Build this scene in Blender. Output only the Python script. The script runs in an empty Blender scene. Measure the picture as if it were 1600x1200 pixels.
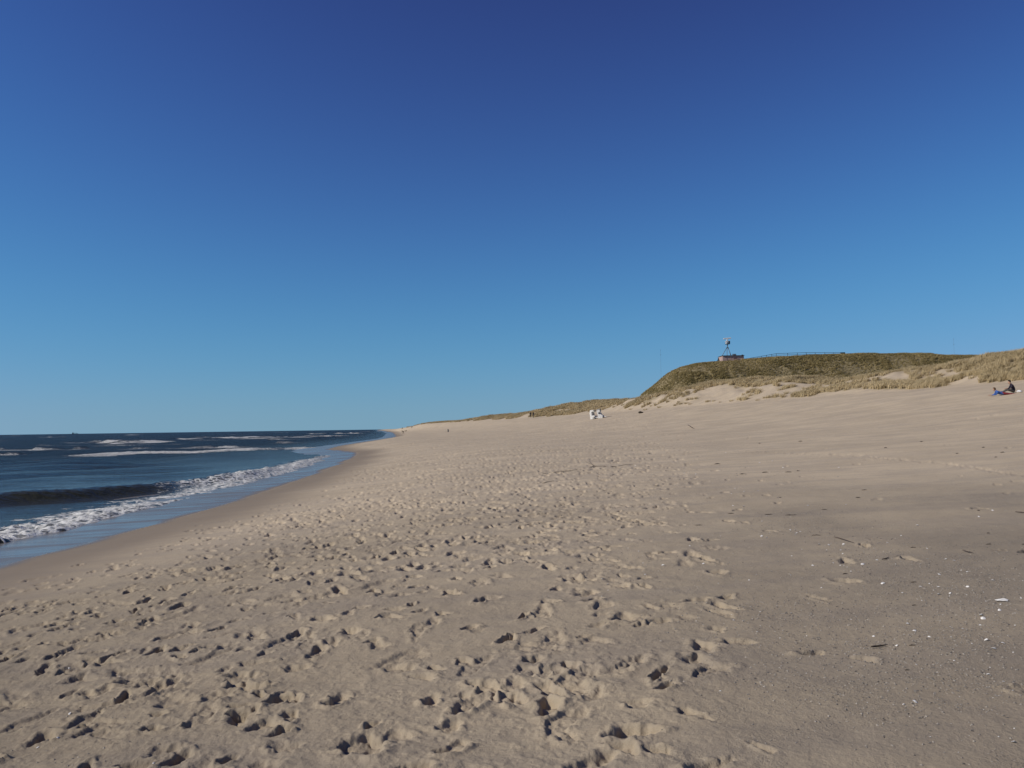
import bpy, bmesh, math, random
import numpy as np
from mathutils import Vector, Matrix, Euler

R = math.radians
scene = bpy.context.scene
COL = scene.collection
rng = np.random.default_rng(11)
random.seed(5)

# ------------------------------------------------------------------ camera
EYE = 1.6
FPX = 1330.0                    # focal length in pixels of the 1600 px wide photograph
cam_d = bpy.data.cameras.new('camera')
cam = bpy.data.objects.new('camera', cam_d)
COL.objects.link(cam)
cam_d.sensor_width = 36.0
cam_d.lens = 36.0 * FPX / 1600.0
cam_d.clip_start = 0.05
cam_d.clip_end = 80000.0
CAMR = Euler((R(90.0) + math.atan(68.0 / FPX), 0, 0)).to_matrix() @ Matrix.Rotation(R(-0.81), 3, 'Z')
cam.matrix_world = Matrix.Translation((0, 0, EYE)) @ CAMR.to_4x4()
scene.camera = cam

# ------------------------------------------------------------------ sky, sun, exposure
SUN_EL, SUN_AZ = 33.0, -103.0    # azimuth from the view axis (+Y), negative = to the left
world = bpy.data.worlds.new('World')
scene.world = world
world.use_nodes = True
nt = world.node_tree
nt.nodes.clear()
sky = nt.nodes.new('ShaderNodeTexSky')
sky.sky_type = 'NISHITA'
sky.sun_disc = False
sky.sun_elevation = R(SUN_EL)
sky.sun_rotation = R(SUN_AZ)
sky.altitude = 0
sky.air_density = 1.0
sky.dust_density = 0.0
sky.ozone_density = 4.0
# the camera's deep-blue rendering of the sky: one tone curve per channel over the whole dome
SKY_S = 0.06
bg = nt.nodes.new('ShaderNodeBackground'); bg.inputs['Strength'].default_value = SKY_S
sep = nt.nodes.new('ShaderNodeSeparateColor'); comb = nt.nodes.new('ShaderNodeCombineColor')
# look the sky up a little above the sight line, so that the last two degrees keep the tint of the air above them
tc = nt.nodes.new('ShaderNodeTexCoord'); sx_ = nt.nodes.new('ShaderNodeSeparateXYZ'); cx_ = nt.nodes.new('ShaderNodeCombineXYZ')
nt.links.new(tc.outputs['Generated'], sx_.inputs[0])
zq = nt.nodes.new('ShaderNodeMath'); zq.operation = 'MULTIPLY'; nt.links.new(sx_.outputs[2], zq.inputs[0]); nt.links.new(sx_.outputs[2], zq.inputs[1])
za = nt.nodes.new('ShaderNodeMath'); za.operation = 'ADD'; za.inputs[1].default_value = 0.038 ** 2; nt.links.new(zq.outputs[0], za.inputs[0])
zs = nt.nodes.new('ShaderNodeMath'); zs.operation = 'SQRT'; nt.links.new(za.outputs[0], zs.inputs[0])
nt.links.new(sx_.outputs[0], cx_.inputs[0]); nt.links.new(sx_.outputs[1], cx_.inputs[1]); nt.links.new(zs.outputs[0], cx_.inputs[2])
nm = nt.nodes.new('ShaderNodeVectorMath'); nm.operation = 'NORMALIZE'; nt.links.new(cx_.outputs[0], nm.inputs[0])
nt.links.new(nm.outputs[0], sky.inputs[0])
nt.links.new(sky.outputs[0], sep.inputs[0])
for ch, (A, K, q) in enumerate(((0, 0.74, 1.114), (0.46, 0.0255, 2.4), (0.763, 0.0324, 2.6))):   # green and blue with a shoulder A v^q / (v^q + K)
    pw = nt.nodes.new('ShaderNodeMath'); pw.operation = 'POWER'; pw.inputs[1].default_value = q; nt.links.new(sep.outputs[ch], pw.inputs[0])
    ml = nt.nodes.new('ShaderNodeMath'); ml.operation = 'MULTIPLY'; nt.links.new(ml.outputs[0], comb.inputs[ch])
    if ch == 0:
        ml.inputs[1].default_value = K * SKY_S ** (q - 1); nt.links.new(pw.outputs[0], ml.inputs[0]); continue
    ad = nt.nodes.new('ShaderNodeMath'); ad.operation = 'ADD'; ad.inputs[1].default_value = K / SKY_S ** q; nt.links.new(pw.outputs[0], ad.inputs[0])
    dv = nt.nodes.new('ShaderNodeMath'); dv.operation = 'DIVIDE'; nt.links.new(pw.outputs[0], dv.inputs[0]); nt.links.new(ad.outputs[0], dv.inputs[1])
    ml.inputs[1].default_value = A / SKY_S; nt.links.new(dv.outputs[0], ml.inputs[0])
out = nt.nodes.new('ShaderNodeOutputWorld')
nt.links.new(comb.outputs[0], bg.inputs[0])
nt.links.new(bg.outputs[0], out.inputs[0])
SUN_DIR = Vector((math.sin(R(SUN_AZ)) * math.cos(R(SUN_EL)), math.cos(R(SUN_AZ)) * math.cos(R(SUN_EL)), math.sin(R(SUN_EL))))
sun_d = bpy.data.lights.new('sun', 'SUN')
sun_d.energy = 4.0
sun_d.angle = R(0.53)
sun_d.color = (1.0, 0.94, 0.86)
sun = bpy.data.objects.new('sun', sun_d)
sun.rotation_euler = SUN_DIR.to_track_quat('Z', 'Y').to_euler()
COL.objects.link(sun)
scene.view_settings.view_transform = 'Standard'
scene.view_settings.look = 'None'
scene.view_settings.exposure = 0.0
scene.view_settings.gamma = 1.0
scene.view_settings.use_curve_mapping = False
scene.render.engine = 'CYCLES'
scene.cycles.max_bounces = 6
scene.cycles.diffuse_bounces = 3
scene.cycles.glossy_bounces = 3

# ------------------------------------------------------------------ helpers
def ss(a, b, x):
    t = np.clip((x - a) / (b - a), 0, 1)
    return t * t * (3 - 2 * t)

def table(pts, sigma):
    """smooth 1-D function through the points of a table"""
    xs = np.array([p[0] for p in pts], float); ys = np.array([p[1] for p in pts], float)
    g = np.linspace(xs[0], xs[-1], 4000)
    v = np.interp(g, xs, ys)
    step = g[1] - g[0]
    n = max(1, int(3 * sigma / step))
    k = np.exp(-0.5 * (np.arange(-n, n + 1) * step / sigma) ** 2); k /= k.sum()
    v = np.convolve(np.pad(v, n, mode='edge'), k, mode='valid')
    return lambda x: np.interp(x, g, v)

def _hash(ix, iy, seed):
    h = (ix.astype(np.int64) * 374761393 + iy.astype(np.int64) * 668265263 + seed * 1442695041) & 0x7fffffff
    h = ((h ^ (h >> 13)) * 1274126177) & 0x7fffffff
    return ((h ^ (h >> 16)) & 0xffff) / 65535.0

def vnoise(x, y, seed=0):
    x = np.asarray(x, float); y = np.asarray(y, float)
    ix = np.floor(x); iy = np.floor(y)
    fx = x - ix; fy = y - iy
    fx = fx * fx * fx * (fx * (fx * 6 - 15) + 10); fy = fy * fy * fy * (fy * (fy * 6 - 15) + 10)
    a = _hash(ix, iy, seed); b = _hash(ix + 1, iy, seed); c = _hash(ix, iy + 1, seed); d = _hash(ix + 1, iy + 1, seed)
    return (a + (b - a) * fx) * (1 - fy) + (c + (d - c) * fx) * fy - 0.5

def fbm(x, y, seed=0, octaves=4, gain=0.5):
    s = 0; a = 1.0
    for o in range(octaves):
        ca, sa = math.cos(o * 0.7), math.sin(o * 0.7)
        s = s + a * vnoise((x * ca - y * sa) * 2 ** o + 17.3 * o, (x * sa + y * ca) * 2 ** o - 9.1 * o, seed + o)
        a *= gain
    return s

def ray(px, py):
    return CAMR @ Vector(((px - 800) / FPX, -(py - 600) / FPX, -1.0))

def on_plane(px, py, z):
    d = ray(px, py)
    t = (z - EYE) / d.z
    return Vector((d.x * t, d.y * t, z))

def at_depth(px, py, Y):
    d = ray(px, py)
    t = Y / d.y
    return Vector((d.x * t, Y, EYE + d.z * t))

def tag(o, label=None, cat=None, group=None, kind=None):
    if label: o['label'] = label
    if cat: o['category'] = cat
    if group: o['group'] = group
    if kind: o['kind'] = kind
    return o

def link(name, me, mats, parent=None, smooth=False):
    o = bpy.data.objects.new(name, me)
    for m in (mats if isinstance(mats, (list, tuple)) else [mats]):
        if m is not None: me.materials.append(m)
    COL.objects.link(o)
    if parent is not None: o.parent = parent
    if smooth: me.polygons.foreach_set('use_smooth', [True] * len(me.polygons))
    return o

def bm_obj(name, bm, mat, parent=None, smooth=False):
    me = bpy.data.meshes.new(name)
    bmesh.ops.recalc_face_normals(bm, faces=bm.faces[:])
    bm.to_mesh(me); bm.free()
    return link(name, me, mat, parent, smooth)

def empty(name, loc, rz=0.0):
    o = bpy.data.objects.new(name, None)
    COL.objects.link(o)
    o.location = loc; o.rotation_euler = (0, 0, rz)
    o.empty_display_size = 0.2
    return o

def copy_tree(o, parent=None):
    c = o.copy(); COL.objects.link(c)
    if parent is not None: c.parent = parent
    for ch in o.children: copy_tree(ch, c)
    return c

def box(bm, x0, x1, y0, y1, z0, z1, M=None, bevel=0.0):
    r = bmesh.ops.create_cube(bm, size=1.0)
    vs = r['verts']
    for v in vs:
        v.co = Vector((x0 + (v.co.x + .5) * (x1 - x0), y0 + (v.co.y + .5) * (y1 - y0), z0 + (v.co.z + .5) * (z1 - z0)))
    if bevel:
        es = list({e for v in vs for e in v.link_edges})
        rb = bmesh.ops.bevel(bm, geom=es, offset=bevel, segments=1, affect='EDGES')
        vs = list({v for f in rb['faces'] for v in f.verts} | {v for v in vs if v.is_valid})
    if M is not None:
        for v in vs: v.co = M @ v.co
    return vs

def tube(bm, pts, radii, n=8, cap=True):
    pts = [Vector(p) for p in pts]
    if not isinstance(radii, (list, tuple)): radii = [radii] * len(pts)
    rings = []
    for i, p in enumerate(pts):
        d = (pts[min(i + 1, len(pts) - 1)] - pts[max(i - 1, 0)]).normalized()
        u = d.cross(Vector((0, 0, 1)) if abs(d.z) < 0.9 else Vector((1, 0, 0))).normalized()
        w = d.cross(u)
        rings.append([bm.verts.new(p + (u * math.cos(2 * math.pi * k / n) + w * math.sin(2 * math.pi * k / n)) * radii[i]) for k in range(n)])
    for a, b in zip(rings, rings[1:]):
        for k in range(n):
            bm.faces.new((a[k], a[(k + 1) % n], b[(k + 1) % n], b[k]))
    if cap:
        bm.faces.new(rings[0][::-1]); bm.faces.new(rings[-1])

def mesh_from_np(name, co, quads, attrs=None):
    me = bpy.data.meshes.new(name)
    me.vertices.add(len(co)); me.vertices.foreach_set('co', np.ascontiguousarray(co, dtype=np.float32).ravel())
    n = len(quads); k = quads.shape[1]
    me.loops.add(n * k); me.loops.foreach_set('vertex_index', np.ascontiguousarray(quads, dtype=np.int32).ravel())
    me.polygons.add(n)
    me.polygons.foreach_set('loop_start', np.arange(0, n * k, k, dtype=np.int32))
    me.polygons.foreach_set('loop_total', np.full(n, k, dtype=np.int32))
    me.polygons.foreach_set('use_smooth', np.ones(n, dtype=bool))
    me.update(calc_edges=True)
    for a, v in (attrs or {}).items():
        at = me.attributes.new(a, 'FLOAT', 'POINT')
        at.data.foreach_set('value', np.ascontiguousarray(v, dtype=np.float32))
    return me

# ------------------------------------------------------------------ materials
class Mat:
    def __init__(s, name):
        s.m = bpy.data.materials.new(name); s.m.use_nodes = True
        s.t = s.m.node_tree; s.b = s.t.nodes['Principled BSDF']; s.o = s.t.nodes['Material Output']
    def n(s, typ, **kw):
        nd = s.t.nodes.new(typ)
        for k, v in kw.items():
            if k.startswith('i_'):
                key = k[2:]
                nd.inputs[int(key) if key.isdigit() else key.replace('_', ' ')].default_value = v
            else: setattr(nd, k, v)
        return nd
    def l(s, a, b): s.t.links.new(a, b)
    def val(s, x, sock):
        if isinstance(x, (int, float)): sock.default_value = x
        elif isinstance(x, (tuple, list)): sock.default_value = (*x, 1.0) if len(x) == 3 else x
        else: s.l(x, sock)
    def math(s, op, a, b=0.0, clamp=False):
        nd = s.n('ShaderNodeMath', operation=op); nd.use_clamp = clamp
        s.val(a, nd.inputs[0]); s.val(b, nd.inputs[1]); return nd.outputs[0]
    def mix(s, f, a, b, blend='MIX'):
        nd = s.n('ShaderNodeMix', data_type='RGBA', blend_type=blend)
        s.val(f, nd.inputs['Factor']); s.val(a, nd.inputs[6]); s.val(b, nd.inputs[7]); return nd.outputs[2]
    def mixf(s, f, a, b):
        nd = s.n('ShaderNodeMix', data_type='FLOAT')
        s.val(f, nd.inputs[0]); s.val(a, nd.inputs[2]); s.val(b, nd.inputs[3]); return nd.outputs[0]
    def rng(s, x, a, b, c=0.0, d=1.0, smooth=True):
        nd = s.n('ShaderNodeMapRange'); nd.interpolation_type = 'SMOOTHSTEP' if smooth else 'LINEAR'
        s.val(x, nd.inputs[0]); s.val(a, nd.inputs[1]); s.val(b, nd.inputs[2]); s.val(c, nd.inputs[3]); s.val(d, nd.inputs[4])
        return nd.outputs[0]
    def pos(s, scale=(1, 1, 1), rot=0.0, obj=False):
        c = s.n('ShaderNodeTexCoord').outputs['Object'] if obj else s.n('ShaderNodeNewGeometry').outputs['Position']
        mp = s.n('ShaderNodeMapping'); mp.inputs['Scale'].default_value = scale; mp.inputs['Rotation'].default_value = (0, 0, rot)
        s.l(c, mp.inputs[0]); return mp.outputs[0]
    def noise(s, v, scale, detail=3.0, rough=0.55, w=0.0):
        nd = s.n('ShaderNodeTexNoise'); nd.inputs['Scale'].default_value = scale
        nd.inputs['Detail'].default_value = detail; nd.inputs['Roughness'].default_value = rough
        s.l(v, nd.inputs['Vector']); return nd.outputs[0]
    def attr(s, name): return s.n('ShaderNodeAttribute', attribute_name=name).outputs['Fac']
    def bump(s, h, dist, strength=1.0, prev=None):
        nd = s.n('ShaderNodeBump'); s.val(strength, nd.inputs['Strength']); nd.inputs['Distance'].default_value = dist
        s.l(h, nd.inputs['Height'])
        if prev is not None: s.l(prev, nd.inputs['Normal'])
        return nd.outputs[0]

def simple(name, col, rough=0.7, var=0.15, scale=6.0, metal=0.0, bumpd=0.0, spec=0.3):
    m = Mat(name)
    v = m.pos(obj=True)
    n = m.noise(v, scale, 4)
    lo = tuple(c * (1 - var) for c in col); hi = tuple(min(1, c * (1 + var)) for c in col)
    m.l(m.mix(m.rng(n, .3, .7), lo, hi), m.b.inputs['Base Color'])
    m.b.inputs['Roughness'].default_value = rough
    m.b.inputs['Metallic'].default_value = metal
    m.b.inputs['Specular IOR Level'].default_value = spec
    if bumpd: m.l(m.bump(m.noise(v, scale * 4, 3), bumpd), m.b.inputs['Normal'])
    return m.m

def sand_material():
    m = Mat('sand')
    p = m.pos()
    wet, damp, gravel, veg, tone = m.attr('wet'), m.attr('damp'), m.attr('gravel'), m.attr('veg'), m.attr('tone')
    big = m.noise(p, 0.35, 5, .6)
    st = m.noise(m.pos((0.22, 0.9, 1), 0.1), 1.3, 5, .62)
    mid = m.noise(p, 4.0, 4, .6)
    grain = m.noise(p, 260.0, 2, .7)
    grain2 = m.noise(p, 70.0, 3, .7)
    col = m.mix(m.rng(big, .35, .65), (0.335, 0.278, 0.200), (0.400, 0.332, 0.236))
    col = m.mix(m.math('MULTIPLY', m.rng(st, .45, .62), .55), col, (0.292, 0.248, 0.194))
    col = m.mix(m.math('MULTIPLY', m.rng(mid, .35, .7), .25), col, (0.43, 0.358, 0.252))
    # patches of coarse shell grit
    gs = m.noise(p, 2.2, 4, .65)
    gmask = m.math('MULTIPLY', gravel, m.rng(gs, .40, .62), clamp=True)
    col = m.mix(m.math('MULTIPLY', gravel, .42), col, (0.240, 0.207, 0.158))
    sp = m.n('ShaderNodeTexVoronoi'); sp.inputs['Scale'].default_value = 75.0; m.l(p, sp.inputs['Vector'])
    sepc = m.n('ShaderNodeSeparateColor'); m.l(sp.outputs['Color'], sepc.inputs[0])
    chip = m.mix(m.rng(sepc.outputs[0], .0, .55, smooth=False), (0.055, 0.05, 0.047), (0.27, 0.245, 0.215))
    chip = m.mix(m.rng(sepc.outputs[1], .90, .94), chip, (0.62, 0.59, 0.54))
    near = m.rng(sp.outputs['Distance'], .42, .30)
    col = m.mix(m.math('MULTIPLY', m.math('MULTIPLY', gmask, near), .8), col, chip)
    col = m.mix(m.math('MULTIPLY', m.rng(grain, .35, .68), .30), m.mix(1.0, col, (.80, .78, .76), 'MULTIPLY'), m.mix(1.0, col, (1.22, 1.22, 1.2), 'MULTIPLY'))
    col = m.mix(m.math('MULTIPLY', m.rng(grain2, .62, .72), m.math('ADD', .10, m.math('MULTIPLY', gravel, .5))), col, (0.12, 0.105, 0.09))
    col = m.mix(1.0, col, (.87, .87, .87), 'MULTIPLY')
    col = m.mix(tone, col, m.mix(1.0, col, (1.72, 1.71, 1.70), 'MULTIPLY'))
    # litter and roots under the grass
    col = m.mix(m.math('MULTIPLY', veg, .75), col, (0.22, 0.175, 0.085))
    col = m.mix(m.math('MULTIPLY', damp, .8), col, (0.205, 0.160, 0.112))
    col = m.mix(wet, col, (0.170, 0.146, 0.118))
    m.l(col, m.b.inputs['Base Color'])
    m.l(m.mixf(wet, m.mixf(damp, .95, .75), m.rng(st, .3, .7, .14, .34)), m.b.inputs['Roughness'])
    m.l(m.mixf(wet, .12, m.rng(big, .35, .65,   .07, .15)), m.b.inputs['Specular IOR Level'])
    dry = m.math('SUBTRACT', 1.0, m.math('MAXIMUM', wet, m.math('MULTIPLY', damp, .8)), clamp=True)
    b = m.bump(m.noise(p, 28.0, 5, .65), 0.012, m.math('MULTIPLY', dry, .8))
    b = m.bump(m.math('MULTIPLY', near, gmask), 0.006, m.math('MULTIPLY', dry, .9), b)
    b = m.bump(grain2, 0.003, m.math('MULTIPLY', dry, .9), b)
    m.l(b, m.b.inputs['Normal'])
    return m.m

def water_material():
    m = Mat('sea_water')
    p = m.pos()
    foam, sandy, calm = m.attr('foam'), m.attr('sandy'), m.attr('chop')
    # foam: lace of bubbles whose cover follows the 'foam' density
    f1 = m.noise(m.pos((1, 1, 1)), 2.6, 6, .72)
    vo = m.n('ShaderNodeTexVoronoi', feature='DISTANCE_TO_EDGE'); vo.inputs['Scale'].default_value = 2.4
    wv = m.n('ShaderNodeVectorMath', operation='ADD')
    nc = m.n('ShaderNodeTexNoise'); nc.inputs['Scale'].default_value = 1.4; nc.inputs['Detail'].default_value = 4; m.l(p, nc.inputs['Vector'])
    m.l(p, wv.inputs[0]); m.l(nc.outputs['Color'], wv.inputs[1]); m.l(wv.outputs[0], vo.inputs['Vector'])
    lace = m.rng(vo.outputs['Distance'], .22, .02)
    cover = m.math('ADD', m.math('MULTIPLY', f1, .8), m.math('MULTIPLY', lace, .25))
    thr = m.math('SUBTRACT', .92, m.math('MULTIPLY', foam, .72))
    fm = m.rng(m.math('SUBTRACT', cover, thr), -.08, .18)
    fm = m.math('MULTIPLY', fm, m.rng(foam, .02, .12), clamp=True)
    deep = m.mix(sandy, (0.019, 0.019, 0.018), (0.036, 0.036, 0.022))
    fcol = m.mix(m.rng(m.noise(p, 9.0, 4), .3, .7), (.54, .53, .48), (.80, .79, .74))
    m.l(m.mix(fm, deep, fcol), m.b.inputs['Base Color'])
    m.l(m.mixf(fm, m.mixf(calm, .10, .32), .9), m.b.inputs['Roughness'])
    m.l(m.mixf(fm, m.mixf(calm, .12, .045), .1), m.b.inputs['Specular IOR Level'])
    m.b.inputs['IOR'].default_value = 1.33
    c1 = m.noise(m.pos((1.0, 2.2, 1), 0.12), 0.55, 4, .6)
    c2 = m.noise(m.pos((1.0, 2.0, 1), -0.2), 2.3, 4, .6)
    c3 = m.noise(m.pos((1.0, 1.6, 1), 0.3), 9.0, 3, .6)
    b = m.bump(c1, 1.3, m.math('MULTIPLY', calm, .9))
    b = m.bump(c2, 0.38, m.math('MULTIPLY', calm, .9), b)
    b = m.bump(c3, 0.08, m.math('MULTIPLY', calm, .9), b)
    b = m.bump(m.math('MULTIPLY', fm, m.noise(p, 14.0, 4)), 0.05, .8, b)
    m.l(b, m.b.inputs['Normal'])
    return m.m

def grass_material(name, dark, mid, light):
    m = Mat(name)
    oi = m.n('ShaderNodeObjectInfo')
    h = m.attr('h')
    big = m.noise(m.pos(), 0.09, 4, .6)
    c = m.mix(oi.outputs['Random'], mid, light)
    c = m.mix(m.math('MULTIPLY', m.rng(big, .38, .62), .75), c, dark)
    c = m.mix(m.math('MULTIPLY', h, .35), c, light)
    m.l(c, m.b.inputs['Base Color'])
    m.b.inputs['Roughness'].default_value = .75
    m.b.inputs['Specular IOR Level'].default_value = .2
    return m.m

M_SAND = sand_material()
M_WATER = water_material()
M_STRAW = grass_material('marram_straw', (0.310, 0.240, 0.125), (0.430, 0.335, 0.182), (0.530, 0.420, 0.245))
M_OLIVE = grass_material('dune_olive', (0.190, 0.153, 0.058), (0.320, 0.255, 0.110), (0.420, 0.330, 0.155))

# ------------------------------------------------------------------ land form (metres; camera above the origin)
SEA = -1.2
Xs = table([(-400, -9), (-60, -9), (0, -9.6), (16, -9.9), (26, -9.8), (38, -10.5), (57, -12.2), (80, -14.8), (95, -17.2), (104, -21.5), (116, -25.0),
            (139, -28), (191, -31.6), (260, -36.5), (300, -41), (420, -58), (614, -86), (1500, -228), (4000, -640)], 3.0)
Xf = table([(-400, 60), (0, 55), (60, 52), (84, 46), (101, 37.5), (121, 30.5), (142, 23), (185, 15.5), (228, 5), (307, -10), (374, -27), (438, -46),
            (600, -78), (1500, -205), (4000, -600)], 6.0)
Zf = table([(-400, 5.2), (0, 5.3), (84, 5.2), (101, 4.85), (121, 4.6), (142, 4.3), (185, 4.2), (228, 4.2), (307, 4.3), (374, 4.3), (438, 4.2), (520, 3.0), (600, 2.4), (1500, 2.1), (4000, 2.0)], 6.0)
Zc = table([(-400, 8.50), (60, 8.90), (90, 8.80), (97, 8.50), (108, 7.20), (120, 8.10), (133, 8.60), (150, 8.90), (170, 8.10), (198, 7.20), (222, 7.90), (250, 7.60), (315, 6.20),
            (360, 6.70), (390, 5.20), (425, 5.10), (470, 5.30), (500, 3.40), (600, 2.30), (1500, 2.00), (4000, 1.90)], 4.0)
Gf = table([(-.3, -.15), (0, 0), (.147, .155), (.3, .215), (.5, .35), (.7, .59), (.81, .77), (.93, .93), (1, 1), (1.3, 1.3)], .03)

def land(x, y):
    """height of the bare ground, without footprints"""
    x = np.asarray(x, float); y = np.asarray(y, float)
    xs, xf, zf, zc = Xs(y), Xf(y), Zf(y), Zc(y)
    u = x - xs
    w = x - xf + 3.0 * vnoise(y * .06, x * .03, 91) + 1.5 * vnoise(y * .17, x * .1, 92)
    f = np.clip(u / np.maximum(xf - xs, 5.0), 0, 1.0)
    z = -0.95 + (zf + 0.95) * Gf(f)
    z = np.where(u < 0, np.maximum(-0.95 + u * 0.05, -1.5 + np.maximum(u + 11, -60) * .04), z)
    # foredune
    W = 17.0
    rise = ss(-3.0, W, w) * .9 + ss(-1.0, 6.0, w) * .10
    d = (zc - zf) * rise
    d = np.where(w > W, (zc - zf) - (zc - zf) * .45 * ss(W, W + 14, w), d)
    k = ss(-1, 6, w)
    hum = 1.0 * fbm(x * .085, y * .085, 21, 4) + .55 * np.abs(fbm(x * .3, y * .3, 31, 3))
    z = z + d + k * hum * np.clip((zc - zf) / 3.0, .15, 1)
    # low swells of the beach
    z = z + .10 * fbm(x * .05, y * .05, 41, 2) * ss(4, 12, u) * (1 - k) + .05 * fbm(x * .22, y * .16, 43, 3) * ss(3, 8, u)
    return z

def ground(x, y): return float(land(np.array([x]), np.array([y]))[0])

Z00 = ground(0, 0)
def hit(px, py, ymax=900):
    """point of the ground under a pixel of the photograph"""
    d = ray(px, py); d = d / d.y
    Y = np.geomspace(2.0, ymax, 6000)
    z = EYE + d.z * Y - land(d.x * Y, Y)
    i = np.nonzero(z < 0)[0]
    i = i[0] if len(i) else len(Y) - 1
    return Vector((d.x * Y[i], Y[i], ground(d.x * Y[i], Y[i])))

# polar sheet: rows grow with distance, all the way to the horizon
fine = np.arange(-34, 34.001, 0.072)
th = np.concatenate([np.arange(-180, -48, 6.0), np.arange(-48, -34, .5), fine, np.arange(34.4, 48, .5), np.arange(48, 180, 6.0)])
TH = np.radians(np.unique(np.round(th, 4)))
rs = [0.4, 0.8, 1.2, 1.6, 2.0]
r = 2.2
while r < 4500:
    rs.append(r)
    r += max(0.011, min(0.52 * r * r / (EYE * 851), 0.013 * r)) if r < 700 else 0.05 * r
RR = np.array(rs)
NR, NT = len(RR), len(TH)
GX = RR[:, None] * np.sin(TH)[None, :]
GY = RR[:, None] * np.cos(TH)[None, :]
GZ = land(GX, GY)
U = GX - Xs(GY)
Wd = GX - Xf(GY)
OFF = np.zeros_like(GZ)
ROUGH = np.zeros_like(GZ)

# ---- footprints pressed into the soft sand
dens_noise = lambda x, y: fbm(x * .35, y * .25, 61, 3)
def print_density(x, y):
    u = x - Xs(y)
    a = (1 - ss(-0.6 + .13 * y, 1.0 + .20 * y, x)) * ss(1.6, 5.0, u + 1.5 * vnoise(y * .3, x * 0, 5))
    a = a * np.clip(.95 + 1.4 * dens_noise(x, y), .25, 1.7)
    b = .05 * ss(3, 6, u) * (1 - .6 * ss(2, 5, x - .15 * y))
    return a + b

stamps = []
bands = [(2.2, 14, 13.0), (14, 30, 13.0), (30, 60, 6.5), (60, 130, 1.6)]
for r0, r1, dn in bands:
    area = R(68) / 2 * (r1 * r1 - r0 * r0) * .5
    n = int(area * dn)
    rr = np.sqrt(rng.uniform(r0 * r0, r1 * r1, n * 2)); tt = np.radians(rng.uniform(-36, 36, n * 2))
    x = rr * np.sin(tt); y = rr * np.cos(tt)
    keep = rng.uniform(0, 1.0, n * 2) < print_density(x, y)
    for i in np.nonzero(keep)[0]:
        stamps.append((x[i], y[i], rr[i], tt[i]))
def stamp(x, y, rr, tt, la, lb, D, head, seed, rim=.25):
    ext = max(la, lb) * 2.2
    i0, i1 = np.searchsorted(RR, (rr - ext, rr + ext)); j0, j1 = np.searchsorted(TH, (tt - ext / rr, tt + ext / rr))
    if i1 <= i0 or j1 <= j0: return
    sx = GX[i0:i1, j0:j1] - x; sy = GY[i0:i1, j0:j1] - y
    ch, sh = math.cos(head), math.sin(head)
    a = sx * ch + sy * sh; b = -sx * sh + sy * ch
    ph = np.arctan2(b / lb, a / la)
    rg = random.Random(seed)
    e = np.sqrt((a / la) ** 2 + (b / lb) ** 2)
    e = e * (1 + .20 * np.sin(2 * ph + rg.uniform(0, 6.3)) + .13 * np.sin(3 * ph + rg.uniform(0, 6.3)) + .08 * np.sin(5 * ph + rg.uniform(0, 6.3)))
    cr = vnoise(sx * 26 + seed, sy * 26, 7) ; cr2 = vnoise(sx * 60 + seed, sy * 60, 8)
    e = e + .17 * cr + .08 * cr2
    w = 1 - ss(rg.uniform(.48, .74), 1.0, e)
    tilt = (a / la) * rg.uniform(-.4, .4)
    floor = -D * (1 + tilt * .8) * (1 + .5 * cr)
    o = OFF[i0:i1, j0:j1]
    o = o * (1 - w) + floor * w
    ring = np.exp(-((e - 1.32) / .30) ** 2)
    o = o + rim * D * ring * (1 + .8 * np.cos(ph - rg.uniform(0, 6.3))) * (.7 + 1.0 * cr)
    OFF[i0:i1, j0:j1] = o
    ROUGH[i0:i1, j0:j1] = np.maximum(ROUGH[i0:i1, j0:j1], np.clip(1.9 - e, 0, 1) * rg.uniform(.3, 1))
trail = math.pi / 2 + .12
for k, (x, y, rr, tt) in enumerate(stamps):
    q = random.random()
    s = random.uniform(.62, 1.28) * (1 + .006 * max(0, rr - 15))
    head = trail + random.gauss(0, .35)
    if q < .42:      # a shoe print: sole and deeper heel or toe
        D = .010 + .040 * random.random() ** 1.3
        stamp(x, y, rr, tt, random.uniform(.11, .165) * s, random.uniform(.05, .085) * s, D, head, k)
        if rr < 40:
            a = random.choice((-1, 1)) * .08
            hx, hy = x + a * math.cos(head), y + a * math.sin(head)
            stamp(hx, hy, math.hypot(hx, hy), math.atan2(hx, hy), .06 * s, .05 * s, D * 1.35, head, k + 7, .1)
    elif q < .90:    # a round scuffed hole
        stamp(x, y, rr, tt, random.uniform(.065, .115) * s, random.uniform(.055, .09) * s, random.uniform(.016, .050), random.uniform(0, 3), k, .22)
    else:            # shallow slide
        stamp(x, y, rr, tt, .20 * s, .10 * s, random.uniform(.012, .025), head + random.gauss(0, .5), k, .20)
# a faint pair of tyre tracks across the upper sand
tp = [hit(a, b) for a, b in ((1150, 705), (1330, 711), (1460, 723), (1620, 745))]
for a, b in zip(tp, tp[1:]):
    n_ = int((b - a).length / .24)
    for k in range(n_):
        c_ = a.lerp(b, k / n_)
        for o_ in (0, 1.7):
            x, y = c_.x + random.gauss(0, .03), c_.y + o_ + random.gauss(0, .03)
            if vnoise(np.array([x * .2]), np.array([o_]), 9)[0] > -.25:
                stamp(x, y, math.hypot(x, y), math.atan2(x, y), .13, .17, random.uniform(.012, .026), .1, k, .3)
soft = ss(2.0, 5.5, U)
nearm = GY < 40
crumb = fbm(GX * 17, GY * 17, 71, 3, .6)
OFF += soft * ROUGH * .022 * np.clip(crumb, -.25, .6)
OFF += soft * (.030 * fbm(GX * .8, GY * .8, 73, 4, .5) + .006 * fbm(GX * 7, GY * 7, 75, 3)) * (1 - .45 * ss(1.0, 4.0, GX - .12 * GY))
tramp = np.clip(print_density(GX, GY), 0, 1) * soft
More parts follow.
